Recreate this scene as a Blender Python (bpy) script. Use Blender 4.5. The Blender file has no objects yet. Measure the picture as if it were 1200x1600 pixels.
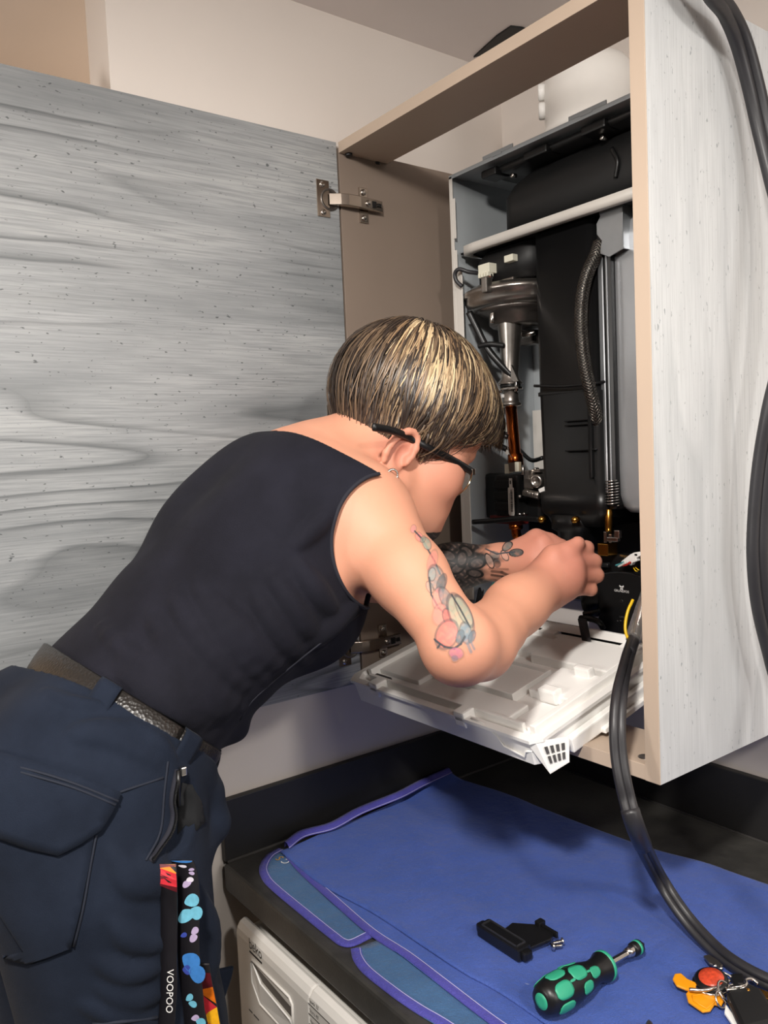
import bpy, bmesh, math, random
import numpy as np
from mathutils import Vector, Matrix
from mathutils.bvhtree import BVHTree
random.seed(4); RNG = np.random.default_rng(4)
S = bpy.context.scene; COL = S.collection
PI = math.pi
# ------------------------------------------------------------------ camera
CAMP = Vector((1.0329, -1.0646, 1.4618))
CR = Vector((0.59899972, 0.79955483, -0.04371962)); CD = Vector((0.02844189, -0.07580814, -0.9967167)); CF = Vector((-0.80024396, 0.59578956, -0.06814991))
cam = bpy.data.cameras.new('camera'); cam.sensor_fit = 'HORIZONTAL'; cam.sensor_width = 36; cam.lens = 36 * 1262.19 / 1200; cam.clip_start = .02
co = bpy.data.objects.new('camera', cam); COL.objects.link(co)
co.matrix_world = Matrix(((CR.x, -CD.x, -CF.x, CAMP.x), (CR.y, -CD.y, -CF.y, CAMP.y), (CR.z, -CD.z, -CF.z, CAMP.z), (0, 0, 0, 1)))
S.camera = co
# ------------------------------------------------------------------ light
w = bpy.data.worlds.new('room_air'); S.world = w; w.use_nodes = True
w.node_tree.nodes['Background'].inputs[0].default_value = (1, .95, .91, 1); w.node_tree.nodes['Background'].inputs[1].default_value = .05
def lamp(name, loc, power, col, r, kind='POINT', target=None, size=None):
    l = bpy.data.lights.new(name, kind); l.energy = power; l.color = col
    if kind == 'AREA': l.shape = 'DISK'; l.size = r
    else: l.shadow_soft_size = r
    o = bpy.data.objects.new(name, l); COL.objects.link(o); o.location = loc
    if target is not None: o.rotation_euler = (Vector(target) - Vector(loc)).to_track_quat('-Z', 'Y').to_euler()
    return o
k_ = lamp('overhead_spot', (1.06, -1.25, 2.09), 85, (1, .95, .89), .05, 'SPOT', (.50, -.72, 1.1)); k_.data.spot_size = math.radians(125); k_.data.spot_blend = .9
s_ = lamp('overhead_spot', (1.75, -.92, 2.09), 34, (1, .95, .89), .06, 'SPOT', (.2, -.6, .7)); s_.data.spot_size = math.radians(110); s_.data.spot_blend = .9  # second spot added to brighten the low wall strip, no known fixture
lamp('kitchen_lamp', (2.3, -.25, 1.85), 12, (1, .955, .91), .8, 'AREA', (0, -.4, 1.5))
lamp('hall_lamp', (-.28, -.40, 1.85), 1.5, (1, .82, .62), .06)
lamp('room_fill', (.25, -2.6, 1.65), 44, (1, .95, .90), .12)  # unseen fill added behind the camera to lift walls and ceiling
S.view_settings.view_transform = 'Standard'; S.view_settings.look = 'None'; S.view_settings.gamma = 1; S.view_settings.exposure = 0.0
S.view_settings.use_curve_mapping = False
# ------------------------------------------------------------------ materials
def lin(h):
    if isinstance(h, str):
        h = h.lstrip('#'); c = [int(h[i:i+2], 16) / 255 for i in (0, 2, 4)]
    else: c = h
    return tuple(x / 12.92 if x <= .04045 else ((x + .055) / 1.055) ** 2.4 for x in c) + (1,)
class NT:
    def __init__(s, name):
        s.m = bpy.data.materials.new(name); s.m.use_nodes = True; s.t = s.m.node_tree; s.b = s.t.nodes['Principled BSDF']
    def n(s, t, **k):
        x = s.t.nodes.new(t)
        for a, v in k.items():
            if a.startswith('i_'): x.inputs[a[2:].replace('_', ' ')].default_value = v
            else: setattr(x, a, v)
        return x
    def l(s, a, b): s.t.links.new(a, b)
    def coord(s, scale=(1, 1, 1)):
        c = s.n('ShaderNodeTexCoord'); m = s.n('ShaderNodeMapping'); m.inputs['Scale'].default_value = scale; s.l(c.outputs['Object'], m.inputs[0]); return m.outputs[0]
    def noise(s, vec, scale, detail=3, rough=.5):
        x = s.n('ShaderNodeTexNoise', i_Scale=scale, i_Detail=detail, i_Roughness=rough); s.l(vec, x.inputs['Vector']); return x.outputs[0]
    def ramp(s, fac, stops, interp='LINEAR'):
        r = s.n('ShaderNodeValToRGB'); r.color_ramp.interpolation = interp
        while len(r.color_ramp.elements) < len(stops): r.color_ramp.elements.new(.5)
        for e, (p, c) in zip(r.color_ramp.elements, stops): e.position = p; e.color = c if len(c) == 4 else tuple(c) + (1,)
        s.l(fac, r.inputs[0]); return r.outputs[0]
    def math(s, op, a, b=None):
        x = s.n('ShaderNodeMath', operation=op)
        for i, v in enumerate((a, b)):
            if v is None: continue
            if isinstance(v, (int, float)): x.inputs[i].default_value = v
            else: s.l(v, x.inputs[i])
        return x.outputs[0]
    def mix(s, fac, a, b, mode='MIX'):
        x = s.n('ShaderNodeMix', data_type='RGBA', blend_type=mode)
        for i, v in ((0, fac), (6, a), (7, b)):
            if isinstance(v, (int, float)): x.inputs[i].default_value = v
            elif isinstance(v, tuple): x.inputs[i].default_value = v
            else: s.l(v, x.inputs[i])
        return x.outputs[2]
    def bump(s, h, strength=.3, dist=.001):
        x = s.n('ShaderNodeBump', i_Strength=strength, i_Distance=dist); s.l(h, x.inputs['Height']); s.l(x.outputs[0], s.b.inputs['Normal'])
    def set(s, **k):
        for a, v in k.items(): s.b.inputs[a.replace('_', ' ')].default_value = v
        return s
def plain(name, col, rough=.5, metal=0, var=.06, scale=30, bump=0, bdist=.0006, bscale=None, **k):
    t = NT(name).set(Roughness=rough, Metallic=metal, **k); c = lin(col) if not (isinstance(col, tuple) and len(col) == 4) else col
    v = t.coord(); f = t.noise(v, scale, 4, .6)
    d = tuple(x * (1 - var) for x in c[:3]) + (1,); e = tuple(min(1, x * (1 + var)) for x in c[:3]) + (1,)
    t.l(t.ramp(f, ((.3, d), (.7, e))), t.b.inputs['Base Color'])
    if bump: t.bump(t.noise(v, bscale or scale * 6, 3, .6), bump, bdist)
    return t.m
def wood(name, axis, cols, knots, seed, rough=.42, streak=.85):
    t = NT(name).set(Roughness=rough); ci = 'xyz'.index(axis)
    sc = [9, 9, 9]; sc[ci] = 1.1
    c = t.n('ShaderNodeTexCoord').outputs['Object']
    def mp(scale, off=0):
        m = t.n('ShaderNodeMapping'); m.inputs['Scale'].default_value = scale; m.inputs['Location'].default_value = (seed + off,) * 3; t.l(c, m.inputs[0]); return m.outputs[0]
    warp = t.noise(mp((3, 3, 3)), 1.0, 3)
    n1 = t.noise(mp(sc), .55, 2, .4)
    add = t.math('ADD', n1, t.math('MULTIPLY', warp, .06))
    for (kx, ky, kz, r, amp) in knots:
        d = t.n('ShaderNodeVectorMath', operation='DISTANCE'); m = t.n('ShaderNodeMapping'); s2 = [1, 1, 1]; s2[ci] = .55
        m.inputs['Scale'].default_value = s2; m.inputs['Location'].default_value = tuple(-a * b for a, b in zip((kx, ky, kz), s2)); t.l(c, m.inputs[0]); t.l(m.outputs[0], d.inputs[0])
        g = t.math('MULTIPLY', t.math('POWER', 2.718, t.math('MULTIPLY', t.math('MULTIPLY', d.outputs['Value'], 1 / r), -1.0)), amp); add = t.math('ADD', add, g)
    fr = t.math('FRACT', t.math('MULTIPLY', add, 13.0))
    lines = t.ramp(fr, ((0, (1, 1, 1)), (.09, (.0,) * 3), (.3, (0,) * 3), (.78, (.1,) * 3), (1, (.85,) * 3)))
    mask = t.ramp(t.noise(mp((2, 2, 2), 5), 1.2, 2), ((.36, (0,) * 3), (.56, (1,) * 3)))
    fsc = [420, 420, 420]; fsc[ci] = 11
    fine = t.noise(mp(fsc, 2), 1.0, 4, .65)
    msc = [14, 14, 14]; msc[ci] = 2.0
    cloud = t.noise(mp(msc, 7), .8, 5, .62)
    base = t.ramp(cloud, ((.28, lin(cols[0])), (.5, lin(cols[1])), (.72, lin(cols[2]))))
    base = t.mix(t.ramp(fine, ((.38, (.6,) * 3), (.58, (0,) * 3))), base, lin(cols[0]))
    fs = t.math('MULTIPLY', lines, t.math('MULTIPLY', mask, streak))
    base = t.mix(fs, base, lin(cols[3]))
    ssc = [330, 330, 330]; ssc[ci] = 150
    sp = t.ramp(t.noise(mp(ssc, 9), .8, 2, .5), ((.685, (0,) * 3), (.74, (.85,) * 3)))
    base = t.mix(sp, base, lin(cols[3]))
    t.l(base, t.b.inputs['Base Color'])
    t.bump(t.math('ADD', fine, t.math('MULTIPLY', sp, -1.5)), .22, .0008)
    return t.m
def attr_mat(name, rough=.6, **k):
    t = NT(name).set(Roughness=rough, **k); a = t.n('ShaderNodeAttribute', attribute_name='tone'); t.l(a.outputs['Color'], t.b.inputs['Base Color']); return t
M = {}
M['wall'] = plain('matt_wall_paint', '#d9d0c8', .85, var=.015, scale=6, bump=.12, bscale=260)
M['ceil'] = plain('matt_ceiling_paint', '#e9e1de', .9, var=.015, scale=5, bump=.1, bscale=240)
M['tan'] = plain('warm_lit_hall_paint', '#cdb292', .85, var=.02, scale=8, bump=.1, bscale=240)  # tan tint carries the warm hall light in the wall colour
M['floor'] = plain('dark_floor_vinyl', '#3d3a36', .5, var=.1, scale=9)
M['door_wood'] = wood('grey_laminate_long_grain', 'y', ('#787b7d', '#989a9b', '#b2b3b2', '#44484a'), ((0, -.60, 1.775, .028, .5), (0, -.68, 1.45, .02, .3), (0, -.66, 1.84, .012, .3)), 3.7, .36)
M['side_wood'] = wood('grey_laminate_upright_grain', 'z', ('#b4b6b7', '#c6c8c9', '#d3d5d5', '#8d9295'), ((.54, -.22, 1.30, .03, .35),), 11.2, .5, .28)
M['beige'] = plain('beige_melamine', '#bba896', .5, var=.02, scale=12)
M['shaded_taupe'] = plain('shaded_melamine_lining', '#85766a', .5, var=.02, scale=12)  # melamine darkened to carry the shade inside the cabinet
t = NT('black_slate_laminate').set(Roughness=.42); v = t.coord()
t.l(t.mix(t.ramp(t.noise(v, 7, 5, .7), ((.35, (0,) * 3), (.75, (1,) * 3))), lin('#2a2928'), lin('#4a4844')), t.b.inputs['Base Color']); t.bump(t.noise(v, 320, 3, .6), .35, .0007); M['slate'] = t.m
M['upstand'] = plain('shaded_slate_upstand', '#1c1b1b', .5, var=.25, scale=9, bump=.2, bscale=320)  # slate toned down for the shadow the upstands stand in
M['white'] = plain('white_enamel', '#e4e0da', .35, var=.015)
M['white_plastic'] = plain('white_plastic', '#f4f2ee', .42, var=.012, scale=18)
M['pale_plastic'] = plain('pale_connector_plastic', '#dedbc9', .45, var=.03)
M['case'] = plain('grey_enamelled_steel', '#a5aaad', .4, .0, var=.03)
M['case_white'] = plain('off_white_enamelled_steel', '#cfcac3', .4, var=.02)
M['black'] = plain('black_plastic', '#0f0f10', .38, var=.1, bump=.05, bscale=400)
M['black_matt'] = plain('black_matt_plastic', '#0b0b0c', .55, var=.1, bump=.08, bscale=300)
M['rubber'] = plain('black_rubber_hose', '#28272a', .42, var=.08, bump=.05, bscale=200)
M['alu'] = plain('cast_aluminium', '#a39d97', .3, .95, var=.12, scale=60, bump=.12, bscale=500)
M['alu_dark'] = plain('dark_cast_aluminium', '#7c7671', .36, .9, var=.15, scale=50, bump=.12, bscale=400)
M['steel'] = plain('bright_steel', '#cfcac4', .2, 1, var=.05)
M['nickel'] = plain('nickel_plated_steel', '#b8aca0', .22, 1, var=.08)
M['vessel'] = plain('silver_painted_steel', '#b4b6b9', .28, .55, var=.04, scale=14)
M['zinc'] = plain('galvanised_bracket', '#a8abae', .35, .8, var=.06, scale=25)
M['copper'] = plain('copper_pipe', '#c0622a', .22, 1, var=.15, scale=40)
M['brass'] = plain('brass', '#c08a3e', .25, 1, var=.12, scale=60)
M['red'] = plain('red_plastic', '#b0271f', .4); M['yellow'] = plain('yellow_cable', '#eec21a', .35)
M['green'] = plain('green_plastic', '#2f9a86', .4); M['teal_wire'] = plain('blue_green_wire', '#4a8f96', .4); M['white_wire'] = plain('white_wire', '#d8d4cc', .45)
M['ink'] = plain('black_print', '#17161a', .6); M['print_white'] = plain('white_print', '#e6e4e2', .6); M['print_grey'] = plain('grey_print', '#4c4a4a', .6)
M['label'] = plain('white_label', '#e8e5df', .5, var=.02)
t = NT('clear_plastic_sleeve').set(Roughness=.08, Transmission_Weight=.9, IOR=1.3); v = t.coord(); t.b.inputs['Base Color'].default_value = (.93, .9, .87, 1); t.bump(t.noise(v, 90, 3, .6), .5, .003); M['clear'] = t.m
# ------------------------------------------------------------------ mesh builder
class MB:
    def __init__(s): s.v = []; s.f = []; s.sm = []
    def add(s, vs, fs, smooth=False):
        o = len(s.v); s.v += [tuple(p) for p in vs]; s.f += [tuple(o + i for i in f) for f in fs]; s.sm += [smooth] * len(fs); return s
    def box(s, lo, hi, ch=0.0, rot=None, org=None):
        # chamfered box
        c = [(a + b) / 2 for a, b in zip(lo, hi)]; h = [abs(b - a) / 2 for a, b in zip(lo, hi)]; ch = min(ch, min(h) * .49)
        b = bmesh.new(); bmesh.ops.create_cube(b, size=2)
        for v in b.verts: v.co = Vector((v.co.x * h[0], v.co.y * h[1], v.co.z * h[2]))
        if ch > 0: bmesh.ops.bevel(b, geom=b.edges[:], offset=ch, segments=2, affect='EDGES', profile=.6)
        b.verts.ensure_lookup_table(); m = rot if rot is not None else Matrix.Identity(3)
        vs = [m @ v.co + Vector(c) for v in b.verts]; fs = [[v.index for v in f.verts] for f in b.faces]; b.free(); return s.add(vs, fs, False)
    def tube(s, pts, r, n=10, cap=True, flat=1.0, nrm=None, closed=False):
        P = [Vector(p) for p in pts]; N = len(P); rs = r if hasattr(r, '__len__') else [r] * N
        vs = []; prev = None
        for i in range(N):
            if closed: d = P[(i + 1) % N] - P[i - 1]
            else: d = P[min(i + 1, N - 1)] - P[max(i - 1, 0)]
            d.normalize()
            if nrm is not None: a = Vector(nrm) - d * d.dot(Vector(nrm))
            elif prev is None: a = d.orthogonal()
            else: a = prev - d * d.dot(prev)
            a.normalize(); prev = a; b = d.cross(a)
            for k in range(n):
                q = 2 * PI * k / n; vs.append(P[i] + rs[i] * (math.cos(q) * a * flat + math.sin(q) * b))
        fs = []
        for i in range(N if closed else N - 1):
            j = (i + 1) % N
            for k in range(n): fs.append((i * n + k, i * n + (k + 1) % n, j * n + (k + 1) % n, j * n + k))
        if cap and not closed: fs += [tuple(range(n))[::-1], tuple((N - 1) * n + k for k in range(n))]
        return s.add(vs, fs, True)
    def lathe(s, p0, axis, prof, n=24, ref=None):
        a = Vector(axis).normalized(); e = (Vector(ref) - a * a.dot(Vector(ref))).normalized() if ref is not None else a.orthogonal().normalized(); f = a.cross(e); p0 = Vector(p0)
        vs = [p0 + a * t + r * (math.cos(2 * PI * k / n) * e + math.sin(2 * PI * k / n) * f) for t, r in prof for k in range(n)]
        N = len(prof); fs = [(i * n + k, i * n + (k + 1) % n, (i + 1) * n + (k + 1) % n, (i + 1) * n + k) for i in range(N - 1) for k in range(n)]
        fs += [tuple(range(n))[::-1], tuple((N - 1) * n + k for k in range(n))]; return s.add(vs, fs, True)
    def cyl(s, a, b, r, n=16, r2=None):
        a = Vector(a); b = Vector(b); L = (b - a).length; r2 = r if r2 is None else r2; c = min(r, r2, L) * .12
        return s.lathe(a, b - a, [(0, r - c), (c, r), (L - c, r2), (L, r2 - c)], n)
    def prism(s, poly, d):
        # extrude a 3D polygon by vector d
        P = [Vector(p) for p in poly]; d = Vector(d); n = len(P)
        nn = sum(((P[i]).cross(P[(i + 1) % n]) for i in range(n)), Vector())
        if nn.dot(d) > 0: P = P[::-1]
        return s.add(P + [p + d for p in P], [tuple(range(n)), tuple(range(2 * n - 1, n - 1, -1))] + [(i, i + n, (i + 1) % n + n, (i + 1) % n) for i in range(n)])
    def grid(s, rows, closed=False, smooth=True):
        n = len(rows[0]); vs = [p for r in rows for p in r]; fs = [(i * n + j, i * n + j + 1, (i + 1) * n + j + 1, (i + 1) * n + j) for i in range(len(rows) - 1) for j in range(n - 1)]
        return s.add(vs, fs, smooth)
ORG = {}
def new_obj(name, me, m, parent=None, org=None):
    o = bpy.data.objects.new(name, me); COL.objects.link(o)
    if m is not None: me.materials.append(m)
    if parent is not None: o.parent = parent; ORG[o.name] = ORG[parent.name]
    else:
        ORG[o.name] = Vector(org) if org is not None else Vector((0, 0, 0)); o.location = ORG[o.name]
    return o
def build(mb, name, m, parent=None, org=None, bevel=0, solid=0, sub=0, label=None, recalc=True, smooth=None):
    og = ORG[parent.name] if parent is not None else (Vector(org) if org is not None else Vector((0, 0, 0)))
    me = bpy.data.meshes.new(name); me.from_pydata([tuple(Vector(v) - og) for v in mb.v], [], mb.f)
    me.polygons.foreach_set('use_smooth', [bool(x) if smooth is None else smooth for x in mb.sm])
    if recalc:
        b = bmesh.new(); b.from_mesh(me); bmesh.ops.recalc_face_normals(b, faces=b.faces[:]); b.to_mesh(me); b.free()
    me.update()
    o = new_obj(name, me, m, parent, og)
    if solid:
        q = o.modifiers.new('thick', 'SOLIDIFY'); q.thickness = solid; q.offset = 0
    if bevel:
        q = o.modifiers.new('edge', 'BEVEL'); q.width = bevel; q.segments = 2; q.limit_method = 'ANGLE'; q.angle_limit = .7
    if sub:
        q = o.modifiers.new('soft', 'SUBSURF'); q.levels = sub; q.render_levels = sub
    if label: o['label'] = label
    return o
def empty(name, loc, label, cat, group=None):
    o = bpy.data.objects.new(name, None); COL.objects.link(o); o.location = loc; o.empty_display_size = .02; ORG[o.name] = Vector(loc)
    o['label'] = label; o['category'] = cat
    if group: o['group'] = group
    return o
def tag(o, label, cat, group=None):
    o['label'] = label; o['category'] = cat
    if group: o['group'] = group
    return o
def struct(name, mb, m, **k):
    o = build(mb, name, m, **k); o['kind'] = 'structure'; return o
def spline(pts, n=8):
    # Catmull-Rom through the points
    P = [Vector(p) for p in pts]; P = [P[0] * 2 - P[1]] + P + [P[-1] * 2 - P[-2]]; out = []
    for i in range(1, len(P) - 2):
        a, b, c, d = P[i - 1:i + 3]
        for k in range(n):
            t = k / n; out.append(.5 * ((2 * b) + (c - a) * t + (2 * a - 5 * b + 4 * c - d) * t * t + (3 * b - a - 3 * c + d) * t ** 3))
    out.append(P[-2]); return out
def text(body, loc, right, up, size, m, name, parent, depth=.0003, font_align='LEFT', squash=1.0):
    cu = bpy.data.curves.new('lettering', 'FONT'); cu.body = body; cu.size = 1; cu.align_x = font_align; cu.extrude = 0; cu.resolution_u = 3
    o = bpy.data.objects.new('lettering', cu); me = bpy.data.meshes.new_from_object(o); bpy.data.objects.remove(o)
    R = Vector(right).normalized(); U = Vector(up).normalized(); Nn = R.cross(U); loc = Vector(loc)
    mb = MB(); mb.add([loc + R * v.co.x * size * squash + U * v.co.y * size + Nn * depth for v in me.vertices], [tuple(p.vertices) for p in me.polygons])
    bpy.data.meshes.remove(me); return build(mb, name, m, parent, recalc=False)
# ================================================================== setting
struct('floor', MB().box((-1.2, -2.6, -.06), (2.4, .1, .04)), M['floor'])
struct('ceiling', MB().box((-1.2, -2.6, 2.131), (2.4, .1, 2.2)), M['ceil'])
struct('wall_left', MB().box((-.088, -.69, .04), (-.012, .012, 2.131)), M['wall'])
struct('wall_back', MB().box((-.088, .012, .04), (2.4, .09, 2.131)), M['wall'])
struct('wall_hall', MB().box((-.60, -2.6, .04), (-.52, .012, 2.131)), M['tan'])
# black rubber flue collar tail on the ceiling
o = build(MB().prism([(0.008,-0.0706,2.131), (0.0408,-0.0783,2.131), (0.0787,-0.0864,2.131), (0.1117,-0.0881,2.131), (0.1188,-0.0696,2.131), (.118, -.05, 2.1305), (.06, -.05, 2.1305)], (0, 0, -.003)), 'flue_collar', M['black_matt'], org=(.06, -.05, 2.13))
tag(o, 'black rubber flue collar flap on the ceiling above the cabinet rail', 'collar')
# ================================================================== wall cabinet
XL, XR, YF, ZB, ZT = 0.0, .520, -.3515, 1.1066, 1.930
cab = empty('wall_cabinet', (.26, -.17, ZB), 'tall grey wood effect boiler cabinet with beige edges and its door open', 'cabinet')
build(MB().box((XR, YF + .0008, ZB), (.538, .011, ZT)), 'side_panel', M['side_wood'], cab, label='right side with upright pale grey wood grain')
build(MB().box((XR, YF - .0006, ZB), (.538, YF + .0008, ZT)), 'edge_strip', M['beige'], cab, bevel=.0003)
build(MB().box((XR - .0006, YF + .0008, ZB + .001), (XR, .011, ZT - .001)), 'panel_lining', M['shaded_taupe'], cab)
build(MB().box((-.011, YF, ZB), (XL, .011, ZT)), 'side_panel', M['shaded_taupe'], cab, bevel=.0004, label='left side with plain lining darkened for shade')
build(MB().box((XL, YF, ZB), (XR, -.26, 1.1233)), 'bottom_shelf', M['beige'], cab, bevel=.0005)
build(MB().box((XL, YF, 1.922), (XR, -.26, 1.938)), 'top_rail', M['beige'], cab, bevel=.0005)
for i, p in enumerate(((0.006,-0.3368,1.922), (-0.0032,-0.2783,1.922))):
    c = Vector(p); build(MB().cyl(c + Vector((0, 0, -.004)), c + Vector((0, 0, .001)), .0055, 16), 'cam_fixing', M['black'], cab)
c = Vector((0.5052,-0.3322,1.123)); c.x = .507
build(MB().lathe(c, (0, 0, 1), [(-.001, .0085), (.0006, .0085), (.0009, .0065), (.0004, .004)], 20), 'cam_fixing', M['alu_dark'], cab)
door = build(MB().box((-.018, -.905, ZB + .002), (-.0006, -.3545, 1.9375)), 'door', M['door_wood'], cab, bevel=.0006, label='open door with long grey wood grain and dark knots')
# concealed hinges: cup plate on the door, arm, mounting plate on the side panel
def hinge(z, mat):
    y0 = -.3545
    h = build(MB().box((-.0006, y0 - .040, z - .027), (.0012, y0 - .018, z + .027), .0005), 'hinge', mat, cab, label='nickel concealed hinge')
    mb = MB(); mb.lathe((-.003, y0 - .0175, z), (1, 0, 0), [(0, .0165), (.0046, .0165), (.0052, .0155), (.0046, .013), (.0036, .0125)], 28); build(mb, 'hinge_cup', M['alu_dark'], h)
    for s in (-1, 1): build(MB().lathe((.0010, y0 - .030, z + s * .0205), (1, 0, 0), [(0, .0045), (.0012, .0045), (.0018, .003)], 14), 'screw', M['steel'], h)
    a = [(.003, y0 - .020), (.012, y0 - .004), (.0155, y0 + .008), (.0155, y0 + .030), (.0115, y0 + .074), (.0075, y0 + .074), (.0075, y0 + .024), (.0035, y0 + .006)]
    build(MB().prism([(x, y, z - .0085) for x, y in a], (0, 0, .017)), 'hinge_arm', mat, h, bevel=.0008)
    build(MB().box((.0, y0 + .036, z - .0265), (.0028, y0 + .052, z + .0265), .001), 'mounting_plate', mat, h)
    for s in (-1, 1): build(MB().lathe((.0026, y0 + .044, z + s * .0195), (1, 0, 0), [(0, .0048), (.0016, .0048), (.0022, .003)], 14), 'screw', M['steel'], h)
    build(MB().cyl((.0125, y0 + .044, z), (.0165, y0 + .044, z), .0045, 14), 'screw', M['steel'], h)
    build(MB().box((.0105, y0 + .052, z - .005), (.0145, y0 + .060, z + .005), .0006), 'screw', M['black'], h)
    mb = MB()
    for i in range(3): mb.tube([(.0136 - .0005 * i, y0 + .0635 + .0032 * i, z + .003), (.0136 - .0005 * i, y0 + .0635 + .0032 * i, z - .003)], .0007, 6)
    build(mb, 'stamped_mark', M['black'], h)
for z in (1.850, 1.517, 1.168): hinge(z, M['nickel'])
# ================================================================== worktop with upstands
wt = empty('worktop', (.6, -.3, .862), 'black slate effect worktop with matching upstands under the cabinet', 'worktop')
build(MB().box((0.0, -.605, .862), (1.9, .0115, .90), 0), 'worktop_slab', M['slate'], wt, bevel=.004)
build(MB().box((-.0115, -.601, .90), (.0, .0115, .9885)), 'upstand', M['upstand'], wt, bevel=.001)
build(MB().box((.0, .0, .90), (1.9, .0115, .9885)), 'upstand', M['upstand'], wt, bevel=.001)
sl = MB(); sl.tube([(.001, -.598, .9005), (.001, -.002, .9005)], .0022, 6); sl.tube([(.002, -.001, .9005), (1.89, -.001, .9005)], .0022, 6)
build(sl, 'sealant_bead', plain('grey_sealant', '#4b4947', .35), wt)
# ================================================================== washing machine
wm = empty('washing_machine', (.36, -.35, .04), 'white washing machine under the black worktop', 'washing machine')
FY = -.62; X0, X1 = .062, .66
build(MB().box((X0, -.598, .05), (X1, -.06, .838), .004), 'cabinet_body', M['white'], wm)
mb = MB(); prof = [(-.603, .70), (-.603, .850), (-.6075, .8515), (-.614, .849), (-.6185, .842), (FY, .834), (FY, .70)]
def wm_panel(xa, xb): return MB().prism([(xa, y, z) for y, z in prof], (xb - xa, 0, 0))
dr = build(wm_panel(X0, .2475), 'detergent_drawer', M['white'], wm, bevel=.002)
build(wm_panel(.2485, X1), 'control_panel', M['white'], wm, bevel=.002)
build(MB().box((X0 + .002, FY + .004, .06), (X1 - .002, -.598, .6985), .004), 'front_panel', M['white'], wm)
build(MB().lathe((.36, FY + .004, .42), (0, -1, 0), [(0, .175), (.02, .172), (.028, .15), (.022, .125), (.018, .12)], 40), 'porthole_door', M['black'], wm)
# drawer grip: recessed scoop with a raised rim
g = [Vector((0.1038,-0.6205,0.8187)), Vector((0.2093,-0.6205,0.8233)), Vector((0.2064,-0.6205,0.7944)), Vector((0.1724,-0.6205,0.7672)), Vector((0.0936,-0.6205,0.7786))]
xa, xb = g[0].x, g[1].x; za = g[0].z; zb = za - .052
rim = [(xa + .004, za), (xb - .006, za), (xb, za - .006), (xb, zb + .02), (xb - .02, zb), (xa + .02, zb), (xa, zb + .02), (xa, za - .006)]
build(MB().tube([(x, FY - .0008, z) for x, z in rim], .0016, 6, closed=True), 'grip_rim', M['white'], dr)
build(MB().prism([(xa + .004, FY - .0006, za - .004), (xb - .003, FY - .0006, za - .012), (xb - .003, FY - .0006, za - .024), (xa + .03, FY - .0006, za - .017)], (0, .0004, 0)), 'grip_shadow_gap', plain('drawer_slot_grey', '#5b5550', .6), dr)
build(MB().prism([(xa + .003, FY - .0006, za - .006), (xa + .03, FY - .0045, za - .018), (xb - .003, FY - .0045, za - .025), (xb - .003, FY - .001, zb + .018), (xb - .02, FY - .001, zb + .003), (xa + .02, FY - .001, zb + .003), (xa + .003, FY - .001, zb + .02)], (0, .002, 0)), 'grip_scoop', M['white_plastic'], dr)
p = Vector((0.1009,-0.6205,0.8321)); text('beko', p, (1, 0, 0), (0, 0, 1), .0205, M['ink'], 'lettering', dr, squash=.86)
build(MB().box((p.x, FY - .0007, p.z - .0065), (p.x + .033, FY, p.z - .0045)), 'logo_underline', M['ink'], dr)
a = Vector((0.0892,-0.6205,0.7409))
for i, (u, l) in enumerate(((0, .009), (.013, .014))): build(MB().box((a.x + u, FY - .0005, a.z - .001), (a.x + u + l, FY, a.z + .0006)), 'print_dash', M['print_grey'], dr)
q = Vector((0.2473,-0.6205,0.8381))
cp = bpy.data.objects['control_panel']
for i, s_ in enumerate(("Quick 32'", "Shirts 40'", 'Hand Wash')):
    zz = q.z - .0125 * i; text(s_, (q.x + .002, FY, zz), (1, 0, 0), (0, 0, 1), .0068, M['print_grey'], 'lettering', cp, squash=.8)
    build(MB().box((q.x, FY - .0005, zz - .0035), (q.x + .09, FY, zz - .0028)), 'print_line', M['print_grey'], cp)
# ================================================================== boiler
BX0, BX1, BY, BZ0, BZ1 = .060, .462, -.181, 1.205, 1.897
boil = empty('gas_boiler', (.26, -.09, BZ0), 'white wall hung gas boiler with its front cover off inside the cabinet', 'boiler')
def bp(mb, name, m, parent=None, **k): return build(mb, name, m, parent or boil, **k)
bp(MB().box((BX0 - .002, BY, BZ0), (BX0, .0, BZ1)), 'case_side', M['case'])
bp(MB().box((BX1, BY, BZ0), (BX1 + .002, .0, BZ1)), 'case_side', M['case'])
bp(MB().box((BX0, -.004, BZ0), (BX1, .011, BZ1)), 'case_back', M['case'])
bp(MB().box((BX0 - .002, BY, BZ1), (BX1 + .002, .0, BZ1 + .002)), 'case_top', M['case'])
lip = MB(); lip.box((BX0 - .002, BY - .002, 1.225), (BX0 + .005, BY, BZ1)); 
for za, zb in ((1.80, 1.862), (1.752, 1.782)): lip.box((BX0 + .005, BY - .002, za), (BX0 + .010, BY, zb))
lip.box((BX0 + .005, BY - .002, 1.225), (BX0 + .020, BY, 1.752)); bp(lip, 'front_lip', M['case_white'], bevel=.0006)
lip = MB(); lip.box((BX0 - .002, BY - .002, BZ1 - .004), (BX1, BY, BZ1 + .002))
for xa in (.135, .30): lip.box((xa, BY - .002, BZ1 + .002), (xa + .062, BY, BZ1 + .0075)); lip.box((xa + .02, BY - .003, BZ1 + .0), (xa + .04, BY - .002, BZ1 + .003))
bp(lip, 'top_lip', M['case'], bevel=.0005)
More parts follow.
